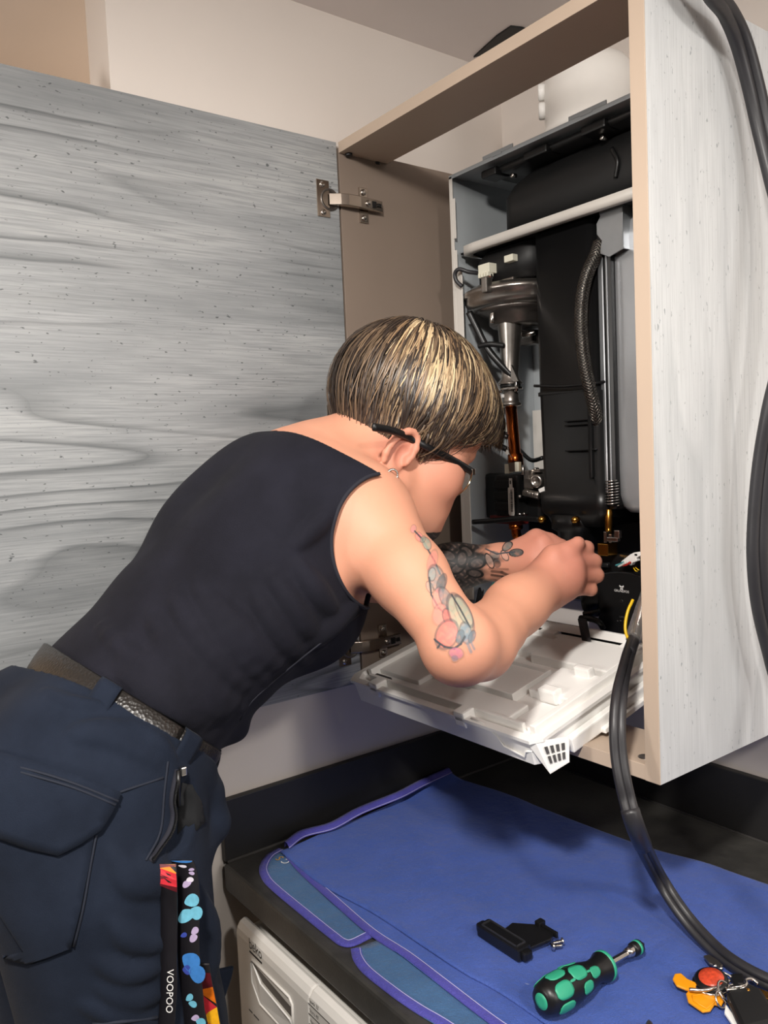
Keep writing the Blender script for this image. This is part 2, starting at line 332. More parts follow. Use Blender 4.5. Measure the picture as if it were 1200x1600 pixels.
# horizontal divider with rolled front edge and rounded corner
rows = []
prof = [(0.006, 0.004), (.0, .002), (.0, -.009), (.010, -.010)]
edge = [(BX0 + .010, -.150), (BX0 + .012, -.168), (BX0 + .022, -.178), (BX0 + .045, -.181), (.30, -.181), (BX1 - .002, -.181)]
rows = [[(x + (.0 if i > 2 else dy), y + dy, 1.783 + dz) for i, (x, y) in enumerate(edge)] for dy, dz in prof]
bp(MB().grid(rows), 'divider_edge', M['case_white'], solid=.0015)
bp(MB().box((BX0 + .006, -.170, 1.776), (BX1, -.006, 1.779)), 'divider_plate', M['black_matt'])
# black domed flue hood above the divider
hood = MB()
def rrect(x0, x1, y0, y1, r, z, n=6):
    out = []
    for cx, cy, a0 in ((x1 - r, y0 + r, -PI / 2), (x1 - r, y1 - r, 0), (x0 + r, y1 - r, PI / 2), (x0 + r, y0 + r, PI)):
        for k in range(n + 1): q = a0 + PI / 2 * k / n; out.append((cx + r * math.cos(q), cy + r * math.sin(q), z))
    return out
def loft(mb, rings):
    n = len(rings[0]); vs = [p for r in rings for p in r]
    fs = [(i * n + k, i * n + (k + 1) % n, (i + 1) * n + (k + 1) % n, (i + 1) * n + k) for i in range(len(rings) - 1) for k in range(n)]
    fs += [tuple(range(n))[::-1], tuple((len(rings) - 1) * n + k for k in range(n))]; return mb.add(vs, fs, True)
loft(hood, [rrect(.132, .43, -.150, -.01, .03, 1.780), rrect(.132, .43, -.150, -.01, .03, 1.845), rrect(.140, .43, -.144, -.012, .035, 1.862), rrect(.156, .42, -.134, -.015, .045, 1.876), rrect(.18, .40, -.115, -.02, .04, 1.884)])
hd = bp(hood, 'flue_hood', M['black_matt'])
fl = MB(); loft(fl, [rrect(.128, .43, -.160, -.01, .03, 1.880), rrect(.124, .43, -.164, -.01, .03, 1.884), rrect(.124, .43, -.164, -.01, .03, 1.889), rrect(.15, .38, -.13, -.015, .03, 1.896)])
for x0_, x1_ in ((.118, .150), (.205, .250), (.31, .35)): fl.box((x0_, -.171, 1.878), (x1_, -.14, 1.890), .004)
bp(fl, 'hood_flange', M['black'], hd)
for x in (.165, .33): bp(MB().cyl((x, -.153, 1.874), (x, -.144, 1.874), .0035, 10), 'hood_screw', M['steel'], hd)
bp(MB().tube(spline([(.345, -.151, 1.855), (.355, -.153, 1.835), (.35, -.151, 1.815)]), .003, 8), 'hood_clip', M['black'], hd)
# heat exchanger column
hx = MB()
def colr(x0, x1, y0, z): return rrect(x0, x1, y0, -.03, .014, z, 5)
loft(hx, [colr(.205, .316, -.158, 1.775), colr(.205, .316, -.158, 1.547), colr(.203, .319, -.160, 1.546), colr(.203, .319, -.160, 1.541), colr(.207, .322, -.160, 1.540), colr(.210, .322, -.160, 1.400), colr(.205, .326, -.163, 1.398), colr(.205, .326, -.163, 1.370), colr(.212, .316, -.156, 1.362), colr(.214, .312, -.15, 1.350)])
hxo = bp(hx, 'heat_exchanger', M['black'])
nk = MB(); loft(nk, [rrect(.218, .285, -.165, -.06, .028, 1.366), rrect(.218, .285, -.165, -.06, .028, 1.345), rrect(.224, .278, -.158, -.07, .026, 1.340), rrect(.228, .274, -.155, -.075, .023, 1.312)]); bp(nk, 'trap_neck', M['black'], hxo)
rb = MB(); 
for z in (1.500, 1.494, 1.458): rb.box((.262, -.164, z), (.315, -.158, z + .0022), .0008)
rb.box((.305, -.166, 1.42), (.3105, -.15, 1.54), .001); rb.box((.312, -.15, 1.375), (.338, -.05, 1.76), .006)
bp(rb, 'moulded_rib', M['black'], hxo)
for p in ((0.2165,-0.166,1.359), (0.2824,-0.17,1.361)): bp(MB().lathe(p, (0, -1, 0), [(-.004, .0055), (.003, .0055), (.004, .004), (.006, .003)], 12), 'brass_screw', M['brass'], hxo)
bp(MB().tube(spline([(0.2095,-0.166,1.556), (0.2656,-0.168,1.55), (0.3091,-0.166,1.549), (0.3235,-0.15,1.551)]), .0022, 6), 'tie_wire', M['black'], hxo)
# black sheet added so the chassis behind the works reads black
bp(MB().box((BX0 + .10, -.010, 1.215), (BX1, -.006, 1.774)), 'black_sheet', M['black_matt'])
bp(MB().box((.168, -.045, 1.40), (.205, -.012, 1.775), .004), 'air_duct', M['black'])
# grey chassis plate at lower left with its folded edge
bp(MB().prism([(BX0 + .004, -.012, 1.53), (.125, -.012, 1.53), (.125, -.012, 1.47), (.095, -.012, 1.39), (.095, -.012, 1.30), (BX0 + .004, -.012, 1.30)], (0, -.002, 0)), 'chassis_plate', M['case_white'])
# fan
fc = Vector((.130, -.112, 1.699))
fan = bp(MB().lathe(fc, (0, 0, 1), [(-.016, .062), (-.012, .0775), (-.006, .081), (.004, .081), (.005, .084), (.012, .084), (.013, .080), (.018, .074), (.020, .03)], 48), 'fan_housing', M['alu'])
bp(MB().lathe(fc + Vector((0, 0, -.020)), (0, 0, 1), [(-.022, .040), (-.018, .045), (-.004, .046), (.0, .060), (.006, .066)], 40), 'fan_inlet', M['alu_dark'], fan)
cl = MB(); cl.box((fc.x + .012, fc.y - .090, fc.z + .001), (fc.x + .024, fc.y - .078, fc.z + .024), .002); bp(cl, 'housing_clip', M['alu'], fan); cl = MB(); cl.box((fc.x - .086, fc.y - .03, fc.z - .014), (fc.x - .074, fc.y - .016, fc.z + .004), .002)
bp(cl, 'housing_clip', M['alu'], fan); cl = MB(); cl.box((fc.x - .03, fc.y - .05, fc.z + .016), (fc.x + .04, fc.y - .02, fc.z + .024), .003); bp(cl, 'housing_clip', M['alu'], fan)
bp(MB().cyl((fc.x + .0, fc.y - .056, fc.z - .040), (fc.x + .0, fc.y - .056, fc.z - .024), .0045, 12), 'housing_screw', M['steel'], fan)
fm = MB(); loft(fm, [rrect(.078, .204, -.160, -.03, .03, 1.722), rrect(.078, .204, -.160, -.03, .03, 1.762), rrect(.086, .204, -.152, -.035, .03, 1.773)]); bp(fm, 'burner_cover', M['black_matt'], fan)
con = bp(MB().box((.110, -.176, 1.735), (.134, -.158, 1.750), .001), 'connector', M['pale_plastic'], fan)
cm = MB()
for i in range(4): cm.box((.1115 + i * .006, -.178, 1.730), (.1150 + i * .006, -.166, 1.737), .0005)
bp(cm, 'connector_pin', M['pale_plastic'], fan)
bp(MB().box((.160, -.170, 1.744), (.178, -.158, 1.754), .001), 'connector', M['pale_plastic'], fan)
for i, mm in enumerate(('black', 'red', 'black')): bp(MB().tube(spline([(.124 + .004 * i, -.170, 1.733), (.128 + .004 * i, -.172, 1.725), (.122, -.170, 1.719), (.095, -.166, 1.717)]), .0014, 6), 'fan_wire', M[mm], fan)
# venturi tube and fitting
va = Vector((0.1355,-0.135,1.679)); vb = Vector((0.1304,-0.135,1.567)); ax = (vb - va); L = ax.length
ven = bp(MB().lathe(va, ax, [(0, .0225), (.004, .0215), (.02, .0198), (.06, .0155), (L - .016, .0132), (L - .008, .0145), (L - .001, .0200), (L, .0205)], 28), 'venturi_tube', M['alu'])
bp(MB().prism([va + Vector((.008, -.006, -L * .75)), va + Vector((.020, -.004, -L * .98)), va + Vector((.006, -.006, -L * .98))], (0, -.004, 0)), 'venturi_gusset', M['alu'], ven)
vf = MB(); vf.prism([(vb.x + r * math.cos(q) * 1.45, vb.y + r * math.sin(q), vb.z - .006) for q in [2 * PI * k / 20 for k in range(20)] for r in (.0155,)], (0, 0, -.0035)); bp(vf, 'flange', M['steel'], ven, bevel=.0006)
bp(MB().cyl(vb + Vector((0, 0, .0)), vb + Vector((0, 0, -.006)), .0165, 20), 'gasket', M['black'], ven)
for s in (-1, 1): bp(MB().cyl(vb + Vector((s * .017, -.004, -.013)), vb + Vector((s * .017, -.004, .006)), .0032, 10), 'flange_bolt', M['steel'], ven)
ua = vb + Vector((0, 0, -.0095)); bp(MB().lathe(ua, (0, 0, -1), [(0, .0115), (.004, .0115), (.005, .013), (.016, .0135), (.019, .0145), (.021, .0165), (.024, .0165), (.026, .012)], 24), 'union', M['alu'], ven)
bp(MB().box(tuple(ua + Vector((-.006, -.0142, -.0115))), tuple(ua + Vector((-.001, -.0130, -.0065)))), 'stamped_mark', M['print_white'], ven)
# copper gas pipe
ca = ua + Vector((0, 0, -.024)); cb = Vector((0.1371,-0.135,1.439))
gp = bp(MB().lathe(ca, cb - ca, [(0, .0092), ((cb - ca).length * .8, .0092), ((cb - ca).length * .81, .0115), ((cb - ca).length, .0125)], 24), 'gas_pipe', M['copper'])
bp(MB().tube(spline([(0.111,-0.14,1.468), (0.1223,-0.142,1.485), (0.1335,-0.146,1.461), (0.1419,-0.148,1.451)]), .0006, 5), 'tag_wire', M['steel'], gp)
bp(MB().prism([(0.1237,-0.143,1.465), (0.1347,-0.143,1.461), (0.133,-0.143,1.453), (0.1221,-0.143,1.459)], (0, .001, 0)), 'seal_tag', M['label'], gp)
# gas valve
gv = bp(MB().box((0.0596,-0.1,1.352), (0.1815,-0.13,1.427), .006), 'gas_valve', M['black'])
vb2 = MB(); a = Vector((0.1036,-0.145,1.359)); b = Vector((0.1542,-0.145,1.425)); vb2.box((a.x, -.150, a.z), (b.x, -.125, b.z), .004)
for zz in (.25, .52, .78): vb2.box((a.x - .001, -.153, a.z + (b.z - a.z) * zz - .008), (b.x - .004, -.13, a.z + (b.z - a.z) * zz + .006), .002)
bp(vb2, 'valve_coil', M['black_matt'], gv)
reg = MB(); c = Vector((0.1902,-0.15,1.415)); reg.lathe(c + Vector((-.004, .02, 0)), (.35, -1, 0), [(0, .013), (.012, .013), (.014, .011), (.020, .0105), (.024, .0095), (.025, .006), (.022, .005)], 22)
reg.box((c.x - .024, -.150, c.z - .012), (c.x - .004, -.12, c.z + .014), .002); reg.box((c.x - .014, -.158, c.z + .002), (c.x - .006, -.14, c.z + .017), .0015); reg.cyl((c.x - .02, -.153, c.z - .017), (c.x + .008, -.149, c.z - .022), .006, 14)
reg.cyl((c.x - .022, -.152, c.z + .010), (c.x - .022, -.152, c.z + .022), .003, 10); reg.box((c.x - .008, -.148, c.z + .013), (c.x + .008, -.13, c.z + .018), .001)
rg = bp(reg, 'regulator', M['alu'], gv)
for p in ((0.1642,-0.157,1.392), (0.1804,-0.157,1.399), (0.1907,-0.157,1.396), (0.1601,-0.154,1.364), (0.1695,-0.154,1.365), (0.1928,-0.152,1.433)): bp(MB().lathe(p, (.2, -1, 0), [(-.008, .0026), (.001, .0026), (.002, .0012)], 8), 'valve_screw', M['steel'], gv)
lo = Vector((0.1603,-0.1585,1.362)); hi = Vector((0.1406,-0.1585,1.409)); lx0, lx1 = hi.x + .0005, hi.x + .0125
lb = bp(MB().prism([(lx0, -.1585, lo.z + .003), (lx0 + .002, -.1585, lo.z), (lx1 - .001, -.1585, lo.z), (lx1, -.1585, lo.z + .003), (lx1, -.1585, hi.z - .004), (lx1 - .0025, -.1585, hi.z - .003), (lx1 - .003, -.1585, hi.z + .011), (lx0 + .003, -.1585, hi.z + .011), (lx0 + .003, -.1585, hi.z - .003), (lx0, -.1585, hi.z - .004)], (0, .0008, 0)), 'barcode_label', M['label'], gv)
bar = MB(); z = lo.z + .006; random.seed(9)
while z < hi.z - .007:
    hgt = random.choice((.0006, .0011, .0016)); bar.box((lx0 + .0052, -.1589, z), (lx0 + .0095, -.1586, z + hgt)); z += hgt + random.choice((.0005, .0008))
bar.box((lx0 + .0045, -.1589, hi.z + .002), (lx0 + .0075, -.1586, hi.z + .0075)); bar.box((lx0 + .0028, -.1589, lo.z + .008), (lx0 + .0034, -.1586, hi.z - .012)); bp(bar, 'barcode_print', M['print_grey'], lb)
cp_ = MB(); p = Vector((0.1279,-0.15,1.435)); cp_.box((p.x, -.151, p.z - .008), (p.x + .009, -.148, p.z + .007), .0012); cp_.box((p.x + .009, -.1505, p.z - .007), (p.x + .016, -.148, p.z - .004), .0008); q = Vector((0.1576,-0.155,1.439)); cp_.box((q.x - .003, -.156, q.z - .009), (q.x + .003, -.152, q.z + .006), .0008); bp(cp_, 'pipe_clip', M['pale_plastic'], gv)
ck = MB(); q = Vector((0.1413,-0.152,1.444)); ck.prism([(q.x - .004, -.152, q.z), (q.x + .024, -.152, q.z + .001), (q.x + .024, -.152, q.z - .014), (q.x - .002, -.152, q.z - .014)], (0, .001, 0)); bp(ck, 'clip_plate', M['nickel'], gv)
bp(MB().prism([(0.2007,-0.155,1.403), (0.2123,-0.155,1.407), (0.2133,-0.155,1.401), (0.2031,-0.155,1.398)], (0, .004, 0)), 'plug', M['white_plastic'], gv)
bp(MB().box((0.0894,-0.13,1.347), (0.1561,-0.15,1.36), .002), 'valve_foot', plain('dark_red_seal', '#5a1512', .5), gv)
# copper bend under the valve, black pipes and cables on the left
bp(MB().tube(spline([(0.1378,-0.14,1.348), (0.1373,-0.14,1.337), (0.1377,-0.138,1.327), (0.1408,-0.13,1.318)]), .0075, 12), 'gas_pipe', M['copper'])
bp(MB().cyl((0.1377,-0.14,1.347), (0.1374,-0.14,1.339), .011, 16), 'pipe_nut', M['copper'])
bp(MB().tube(spline([(0.08,-0.178,1.351), (0.1203,-0.166,1.354), (0.1637,-0.158,1.358), (0.2131,-0.165,1.359)]), .0042, 10), 'black_pipe', M['black'])
bp(MB().tube(spline([(0.0887,-0.178,1.682), (0.0985,-0.172,1.657), (0.1102,-0.164,1.626), (0.1243,-0.154,1.602), (0.1399,-0.14,1.578)]), .0055, 10), 'condensate_pipe', M['black'])
bp(MB().tube(spline([(0.1014,-0.172,1.628), (0.1195,-0.166,1.629), (0.1353,-0.15,1.625)]), .0042, 8), 'pipe_clamp', M['black_matt'])
bp(MB().tube(spline([(0.1003,-0.172,1.493), (0.1186,-0.162,1.491), (0.1351,-0.148,1.484)]), .0042, 8), 'black_pipe', M['black'])
bp(MB().tube(spline([(0.0872,-0.16,1.483), (0.1028,-0.15,1.477), (0.1256,-0.142,1.465)]), .0045, 8), 'black_pipe', M['black_matt'])
bp(MB().tube(spline([(0.0939,-0.08,1.463), (0.1281,-0.09,1.446), (0.1618,-0.1,1.449)]), .0035, 8), 'black_pipe', M['black'])
cb_ = MB(); cb_.tube(spline([(0.0844,-0.187,1.722), (0.0772,-0.192,1.732), (0.077,-0.194,1.743), (0.0854,-0.192,1.748), (0.097,-0.18,1.742), (0.1086,-0.15,1.741), (0.122,-0.135,1.747)]), .0032, 8); bp(cb_, 'wiring_loom', M['rubber'])
bp(MB().box((0.1108,-0.09,1.631), (0.1389,-0.07,1.654), .003), 'sensor_bracket', M['alu_dark'])
bp(MB().cyl((0.1359,-0.11,1.642), (0.1538,-0.1,1.646), .0042, 10), 'sensor', M['steel'])
bp(MB().box((0.0723,-0.1,1.494), (0.078,-0.09,1.51), .001), 'connector', M['pale_plastic'])
# expansion vessel with bracket
vs = MB(); x0, x1 = .318, .44; yv = -.145
loft(vs, [rrect(x0 + .02, x1 - .03, yv + .01, yv + .07, .022, 1.371), rrect(x0 + .008, x1 - .015, yv + .003, yv + .08, .034, 1.379), rrect(x0 + .002, x1 - .004, yv, yv + .085, .036, 1.395), rrect(x0, x1, yv, yv + .085, .036, 1.43), rrect(x0, x1, yv, yv + .085, .036, 1.74), rrect(x0 + .006, x1, yv + .003, yv + .08, .034, 1.758), rrect(x0 + .025, x1 - .02, yv + .012, yv + .07, .026, 1.769)])
ves = bp(vs, 'expansion_vessel', M['vessel'])
sm_ = MB(); sm_.box((.3165, yv - .006, 1.39), (.3255, yv + .02, 1.735), .002); sm_.box((.3295, yv - .007, 1.40), (.3325, yv + .01, 1.72), .0012); bp(sm_, 'vessel_rim', M['zinc'], ves)
br = MB(); a0 = Vector((0.3224,-0.158,1.79)); a1 = Vector((0.3556,-0.158,1.72)); b0 = Vector((0.3645,-0.158,1.785))
br.prism([(a0.x, -.158, a0.z), (b0.x, -.158, b0.z), (b0.x, -.158, a1.z), (a1.x - .014, -.158, a1.z - .006), (a0.x + .004, -.158, a1.z + .002), (a0.x + .008, -.158, a1.z + .018), (a0.x, -.158, a1.z + .028), (a0.x, -.158, a0.z - .028), (a0.x + .006, -.158, a0.z - .02)], (0, .0016, 0)); br.box((b0.x - .0016, -.158, a1.z), (b0.x, -.11, b0.z))
bp(br, 'vessel_bracket', M['zinc'], bevel=.0005)
c = Vector((0.3141,-0.135,1.591)); bp(MB().lathe(c, (-.5, -1, 0), [(-.03, .008), (.002, .008), (.003, .0055), (.008, .0055), (.010, .004)], 14), 'valve_stem', M['black'])
bp(MB().lathe(c + Vector((.008, .008, 0)), (-.5, -1, 0), [(-.01, .0115), (0, .0115), (.001, .010)], 18), 'stem_collar', M['zinc'])
# braided hose: core plus helical wires
hp = spline([(0.3207,-0.15,1.738), (0.319,-0.158,1.72), (0.3122,-0.168,1.695), (0.3074,-0.174,1.663), (0.3065,-0.176,1.623), (0.3089,-0.174,1.579), (0.3126,-0.168,1.54), (0.3139,-0.16,1.511), (0.3087,-0.15,1.492)], 12)
bh = bp(MB().tube(hp, .0082, 14), 'braided_hose', plain('braid_core', '#191817', .5, .2, var=.2, scale=300))
def helix(path, r, turns, ph, sgn, wr, n):
    P = [Vector(p) for p in path]; acc = [0]
    for i in range(1, len(P)): acc.append(acc[-1] + (P[i] - P[i - 1]).length)
    out = []; j = 0
    for k in range(n + 1):
        s_ = acc[-1] * k / n
        while j < len(P) - 2 and acc[j + 1] < s_: j += 1
        u = (s_ - acc[j]) / max(1e-9, acc[j + 1] - acc[j]); c_ = P[j].lerp(P[j + 1], u); d = (P[j + 1] - P[j]).normalized()
        e = (Vector((1, 0, 0)) - d * d.x).normalized(); f_ = d.cross(e); q = ph + sgn * 2 * PI * turns * k / n
        out.append(c_ + r * (math.cos(q) * e + math.sin(q) * f_))
    return out
M['braid'] = plain('dull_braid_steel', '#77716a', .3, 1)
wm_ = MB()
for sgn in (-1, 1):
    for k in range(9): wm_.tube(helix(hp, .0084, 7, 2 * PI * k / 9, sgn, .0007, 110), .00075, 3, cap=False)
br_ = bp(wm_, 'braid_wires', M['braid'], bh); br_['kind'] = 'stuff'
# lower hose end: coiled wire guard, copper stub, clip and brass nut
sp0, sp1 = Vector((0.3312,-0.15,1.416)), Vector((0.3312,-0.15,1.381))
gp2 = [sp0.lerp(sp1, k / 10) for k in range(11)]
cg = bp(MB().tube(gp2, .0055, 12), 'hose_end', M['black'])
bp(MB().tube(helix(gp2, .0085, 9, 0, 1, .001, 130), .0010, 5), 'coil_guard', M['steel'], cg)
ps = bp(MB().cyl((0.3246,-0.15,1.376), (0.3235,-0.15,1.338), .0052, 16), 'pipe_stub', M['brass'])
kc = MB(); p = Vector((0.3257,-0.16,1.333)); kc.box((p.x, -.164, p.z - .002), (p.x + .005, -.155, p.z + .013), .0008); kc.box((p.x + .008, -.164, p.z - .002), (p.x + .013, -.155, p.z + .010), .0008); kc.box((p.x + .006, -.165, p.z), (p.x + .024, -.158, p.z + .006), .001); kc.box((p.x + .017, -.164, p.z + .004), (p.x + .026, -.157, p.z + .016), .0015); bp(kc, 'spring_clip', M['steel'], ps)
a = Vector((0.3222,-0.155,1.312)); bp(MB().box((a.x - .009, -.162, a.z), (a.x + .0085, -.14, a.z + .017), .0012), 'brass_nut', M['brass'], ps)
# pump
pa = Vector((0.3017,-0.15,1.203)); pbx = .395
pu = MB(); zt = Vector((0.3209,-0.15,1.289)).z; zb_ = pa.z
arc = [(pa.x, -.150, zb_ + .004), (pa.x + .004, -.150, zb_)] + [(pbx, -.150, zb_), (pbx, -.150, zt - .006)] + [(pbx - .012 - (pbx - .02 - pa.x) * k / 5, -.150, zt - .004 + .006 * math.sin(PI * k / 5)) for k in range(6)] + [(pa.x, -.150, zt - .012)]
pu.prism(arc, (0, .10, 0)); pmp = bp(pu, 'pump', M['black'], bevel=.002)
fc_ = Vector((0.3398,-0.1515,1.235))
text('GRUNDFOS', (0.3312,-0.1504,1.262), (1, 0, 0), (0, 0, 1), .0046, M['print_white'], 'lettering', pmp)
lg = MB(); p = Vector((0.3433,-0.1506,1.268))
for sx in (-1, 1):
    for sz in (-1, 1): lg.box((p.x + sx * .0012 - .0008, -.1506, p.z + sz * .0014 - .001), (p.x + sx * .0012 + .0008, -.1502, p.z + sz * .0014 + .001))
    lg.box((p.x + sx * .0028 - .0006, -.1506, p.z - .0008 + .002), (p.x + sx * .0028 + .0006, -.1502, p.z + .0035))
bp(lg, 'logo', M['print_white'], pmp)
text('UPM', (0.3387,-0.1504,1.226), (1, 0, 0), (0, 0, 1), .0042, M['print_grey'], 'lettering', pmp)
dm = MB(); 
for p in ((0.3354,-0.1504,1.221), (0.3407,-0.1504,1.222), (0.346,-0.1504,1.222)): dm.box((p[0] - .001, -.1506, p[2] - .0006), (p[0] + .001, -.1502, p[2] + .0006))
bp(dm, 'indicator_mark', M['print_grey'], pmp)
bp(MB().lathe((0.3424,-0.1502,1.249), (0, -1, 0), [(-.002, .0028), (.0006, .0028), (.0002, .0015)], 12), 'pump_button', M['black_matt'], pmp)
ph = MB(); ph.cyl((0.252,-0.1,1.255), (0.2984,-0.15,1.239), .020, 20); ph.box((0.2746,-0.12,1.277), (0.3647,-0.14,1.313), .004); ph.box((0.31,-0.15,1.289), (0.3091,-0.12,1.298), .003); ph.cyl((0.3035,-0.15,1.296), (0.3234,-0.15,1.298), .004, 10)
bp(ph, 'pump_head', M['black'], pmp)
cn = bp(MB().prism([(0.3503,-0.16,1.306), (0.3665,-0.162,1.317), (0.3727,-0.162,1.32), (0.3827,-0.162,1.322), (0.3836,-0.162,1.317), (0.3765,-0.162,1.313), (0.3774,-0.162,1.309), (0.3696,-0.161,1.306), (0.3667,-0.16,1.302), (0.3513,-0.16,1.304)], (0, .008, 0)), 'pump_plug', M['white_plastic'], pmp, bevel=.0008)
bp(MB().box(tuple(Vector((0.376,-0.1625,1.317)) - Vector((.0015, .0003, .0006))), tuple(Vector((0.376,-0.1625,1.318)) + Vector((.0025, .0003, .0006)))), 'plug_slot', M['black'], cn)
for mm, p in (('teal_wire', ((0.3418,-0.16,1.3), (0.3517,-0.162,1.303), (0.3567,-0.163,1.306))), ('white_wire', ((0.3467,-0.161,1.299), (0.3556,-0.163,1.303), (0.3616,-0.164,1.306))), ('red', ((0.353,-0.161,1.301), (0.3618,-0.163,1.303), (0.3687,-0.164,1.307)))): bp(MB().tube(spline(p, 4), .0016, 6), 'pump_wire', M[mm], pmp)
bk = MB(); bk.tube(spline([(0.3707,-0.16,1.299), (0.3758,-0.163,1.296), (0.3766,-0.16,1.295)]), .0007, 5); bk.tube(spline([(0.3737,-0.16,1.3), (0.3798,-0.163,1.298), (0.3796,-0.16,1.297)]), .0007, 5); bp(bk, 'pump_mark', M['yellow'], pmp)
# drain lever in front of the pump
lv = MB(); lv.tube(spline([(0.2918,-0.176,1.223), (0.3081,-0.178,1.225), (0.3229,-0.176,1.222), (0.3265,-0.17,1.212)]), .0042, 10); bp(lv, 'drain_lever', M['black'])
st = MB(); st.prism([(0.2944,-0.186,1.224), (0.309,-0.186,1.225), (0.3239,-0.196,1.198), (0.3193,-0.197,1.199), (0.3122,-0.198,1.193)], (0, .003, 0)); bp(st, 'cable_strap', M['rubber'], bevel=.0008)
bp(MB().tube(spline([(0.2926,-0.17,1.227), (0.3033,-0.165,1.23), (0.3077,-0.155,1.232)]), .0045, 8), 'drain_pipe', M['black'])
# bottom rail and a black strip painting the shade in the gap below it
mb = MB(); mb.box((BX0 - .002, BY - .006, 1.201), (BX1, BY, 1.213), .0015); bp(mb, 'bottom_rail', M['white_plastic'])
bp(MB().box((BX0, BY + .002, 1.188), (BX1, BY + .01, 1.201)), 'rail_gap_shade', M['black_matt'])
lw = MB(); lw.tube(spline([(0.0566,-0.15,1.21), (0.0536,-0.14,1.235), (0.0411,-0.12,1.247)]), .006, 8); lw.prism([(0.067,-0.17,1.208), (0.0688,-0.16,1.241), (0.0914,-0.17,1.216)], (0, .004, 0)); lw.tube(spline([(0.0859,-0.1,1.246), (0.1019,-0.12,1.232), (0.1265,-0.14,1.222)]), .008, 10); bp(lw, 'lower_loom', M['rubber'])
bp(MB().tube(spline([(0.0803,-0.15,1.228), (0.0834,-0.145,1.244), (0.0892,-0.14,1.254)]), .0007, 5), 'earth_wire', M['green'])
# clear sleeve with yellow lead, hung on the right front
sA, sB = Vector((0.4325,-0.22,1.282)), Vector((0.4314,-0.245,1.223))
slv = MB(); slv.lathe(sA, sB - sA, [(0, .0065), ((sB - sA).length * .3, .0085), ((sB - sA).length * .85, .0115), ((sB - sA).length, .0105)], 18); so = bp(slv, 'clear_sleeve', M['clear'])
bp(MB().cyl(sA, sA.lerp(sB, .95), .0055, 12), 'sleeve_core', M['nickel'], so)
bp(MB().tube(spline([(0.4236,-0.235,1.273), (0.4231,-0.245,1.26), (0.4241,-0.252,1.244), (0.4286,-0.256,1.233), (0.4363,-0.258,1.226)]), .0019, 8), 'yellow_lead', M['yellow'], so)
# ------------------------------------------------ fold-down control tray
TH = Vector((.245, -.190, 1.197)); tv = Vector((0, -.972, -.235)).normalized(); tn = Vector((0, .235 * -1, .972)).normalized()
tn = Vector((1, 0, 0)).cross(tv) * -1
if tn.z < 0: tn = -tn
def T(u, v, h): return TH + Vector((u, 0, 0)) + tv * v + tn * h
class TB(MB):
    def tb(s, u0, u1, v0, v1, h0, h1, ch=.001):
        m = Matrix((Vector((1, 0, 0)), tv, tn)).transposed(); c = T((u0 + u1) / 2, (v0 + v1) / 2, (h0 + h1) / 2); k = MB(); k.box((-(u1 - u0) / 2, -(v1 - v0) / 2, -(h1 - h0) / 2), ((u1 - u0) / 2, (v1 - v0) / 2, (h1 - h0) / 2), ch)
        return s.add([m @ Vector(p) + c for p in k.v], k.f)
W2 = .182; LV = .236; HT = -.040
tr = TB(); rim_ = [(-W2, 0), (W2, 0), (W2, LV - .012), (W2 - .010, LV), (-W2 + .012, LV), (-W2, LV - .016)]
def ring(ins, h, dv=0): 
    return [T(u * (1 - ins / W2), .5 * LV + (v - .5 * LV) * (1 - ins / (.5 * LV)), h) for u, v in rim_]
loft(tr, [ring(.010, HT), ring(.002, HT + .006), ring(0, -.006), ring(-.004, -.004), ring(-.004, 0), ring(.006, .0005), ring(.008, -.006), ring(.02, -.007)])
tray = bp(tr, 'control_tray', M['white_plastic'], smooth=False)
pn = TB()
pn.tb(-.165, .165, .012, .050, -.008, -.001); pn.tb(-.05, .165, .050, .066, -.008, .003); pn.tb(-.165, -.06, .050, .052, -.008, .002)
pn.tb(.03, .160, .012, .075, -.008, .006, .002); pn.tb(-.04, .085, .100, .170, -.008, .0005, .002)
for u0, u1, v0, v1 in ((-.042, .087, .098, .101), (-.042, .087, .169, .172), (-.044, -.041, .098, .172), (.085, .088, .098, .172)): pn.tb(u0, u1, v0, v1, -.008, .005)
pn.tb(.095, .165, .085, .150, -.008, .004, .002); pn.tb(.02, .120, .178, .215, -.008, .002, .004); pn.tb(.125, .165, .16, .215, -.008, -.002, .002); pn.tb(-.160, -.07, .075, .195, -.008, .0, .004)
pn.tb(-.168, -.160, .01, .21, -.008, .006); pn.tb(.160, .168, .01, .22, -.008, .006); pn.tb(-.15, .15, .216, .221, -.008, .005)
bp(pn, 'moulded_panel', M['white_plastic'], tray)
def clip(u, v): 
    k = TB(); k.tb(u - .010, u + .010, v - .014, v + .006, -.014, .007, .003); c = bp(k, 'tray_clip', M['white_plastic'], tray)
    k2 = TB(); k2.tb(u - .004, u + .004, v - .008, v + .001, .004, .0085, .002)
    return c
clip(-.118, LV - .002); clip(.060, LV - .002)
for u in (.118,): 
    k = TB(); k.tb(u - .002, u + .026, .140, .156, -.006, .012, .003); bp(k, 'tray_clip', M['white_plastic'], tray)
k = TB(); k.tb(.125, .150, .085, .097, -.006, .016, .003); bp(k, 'tray_clip', M['white_plastic'], tray)
dk = TB(); dk.tb(-.150, -.115, .207, .213, -.0085, .0012); bp(dk, 'label_strip', M['print_grey'], tray)
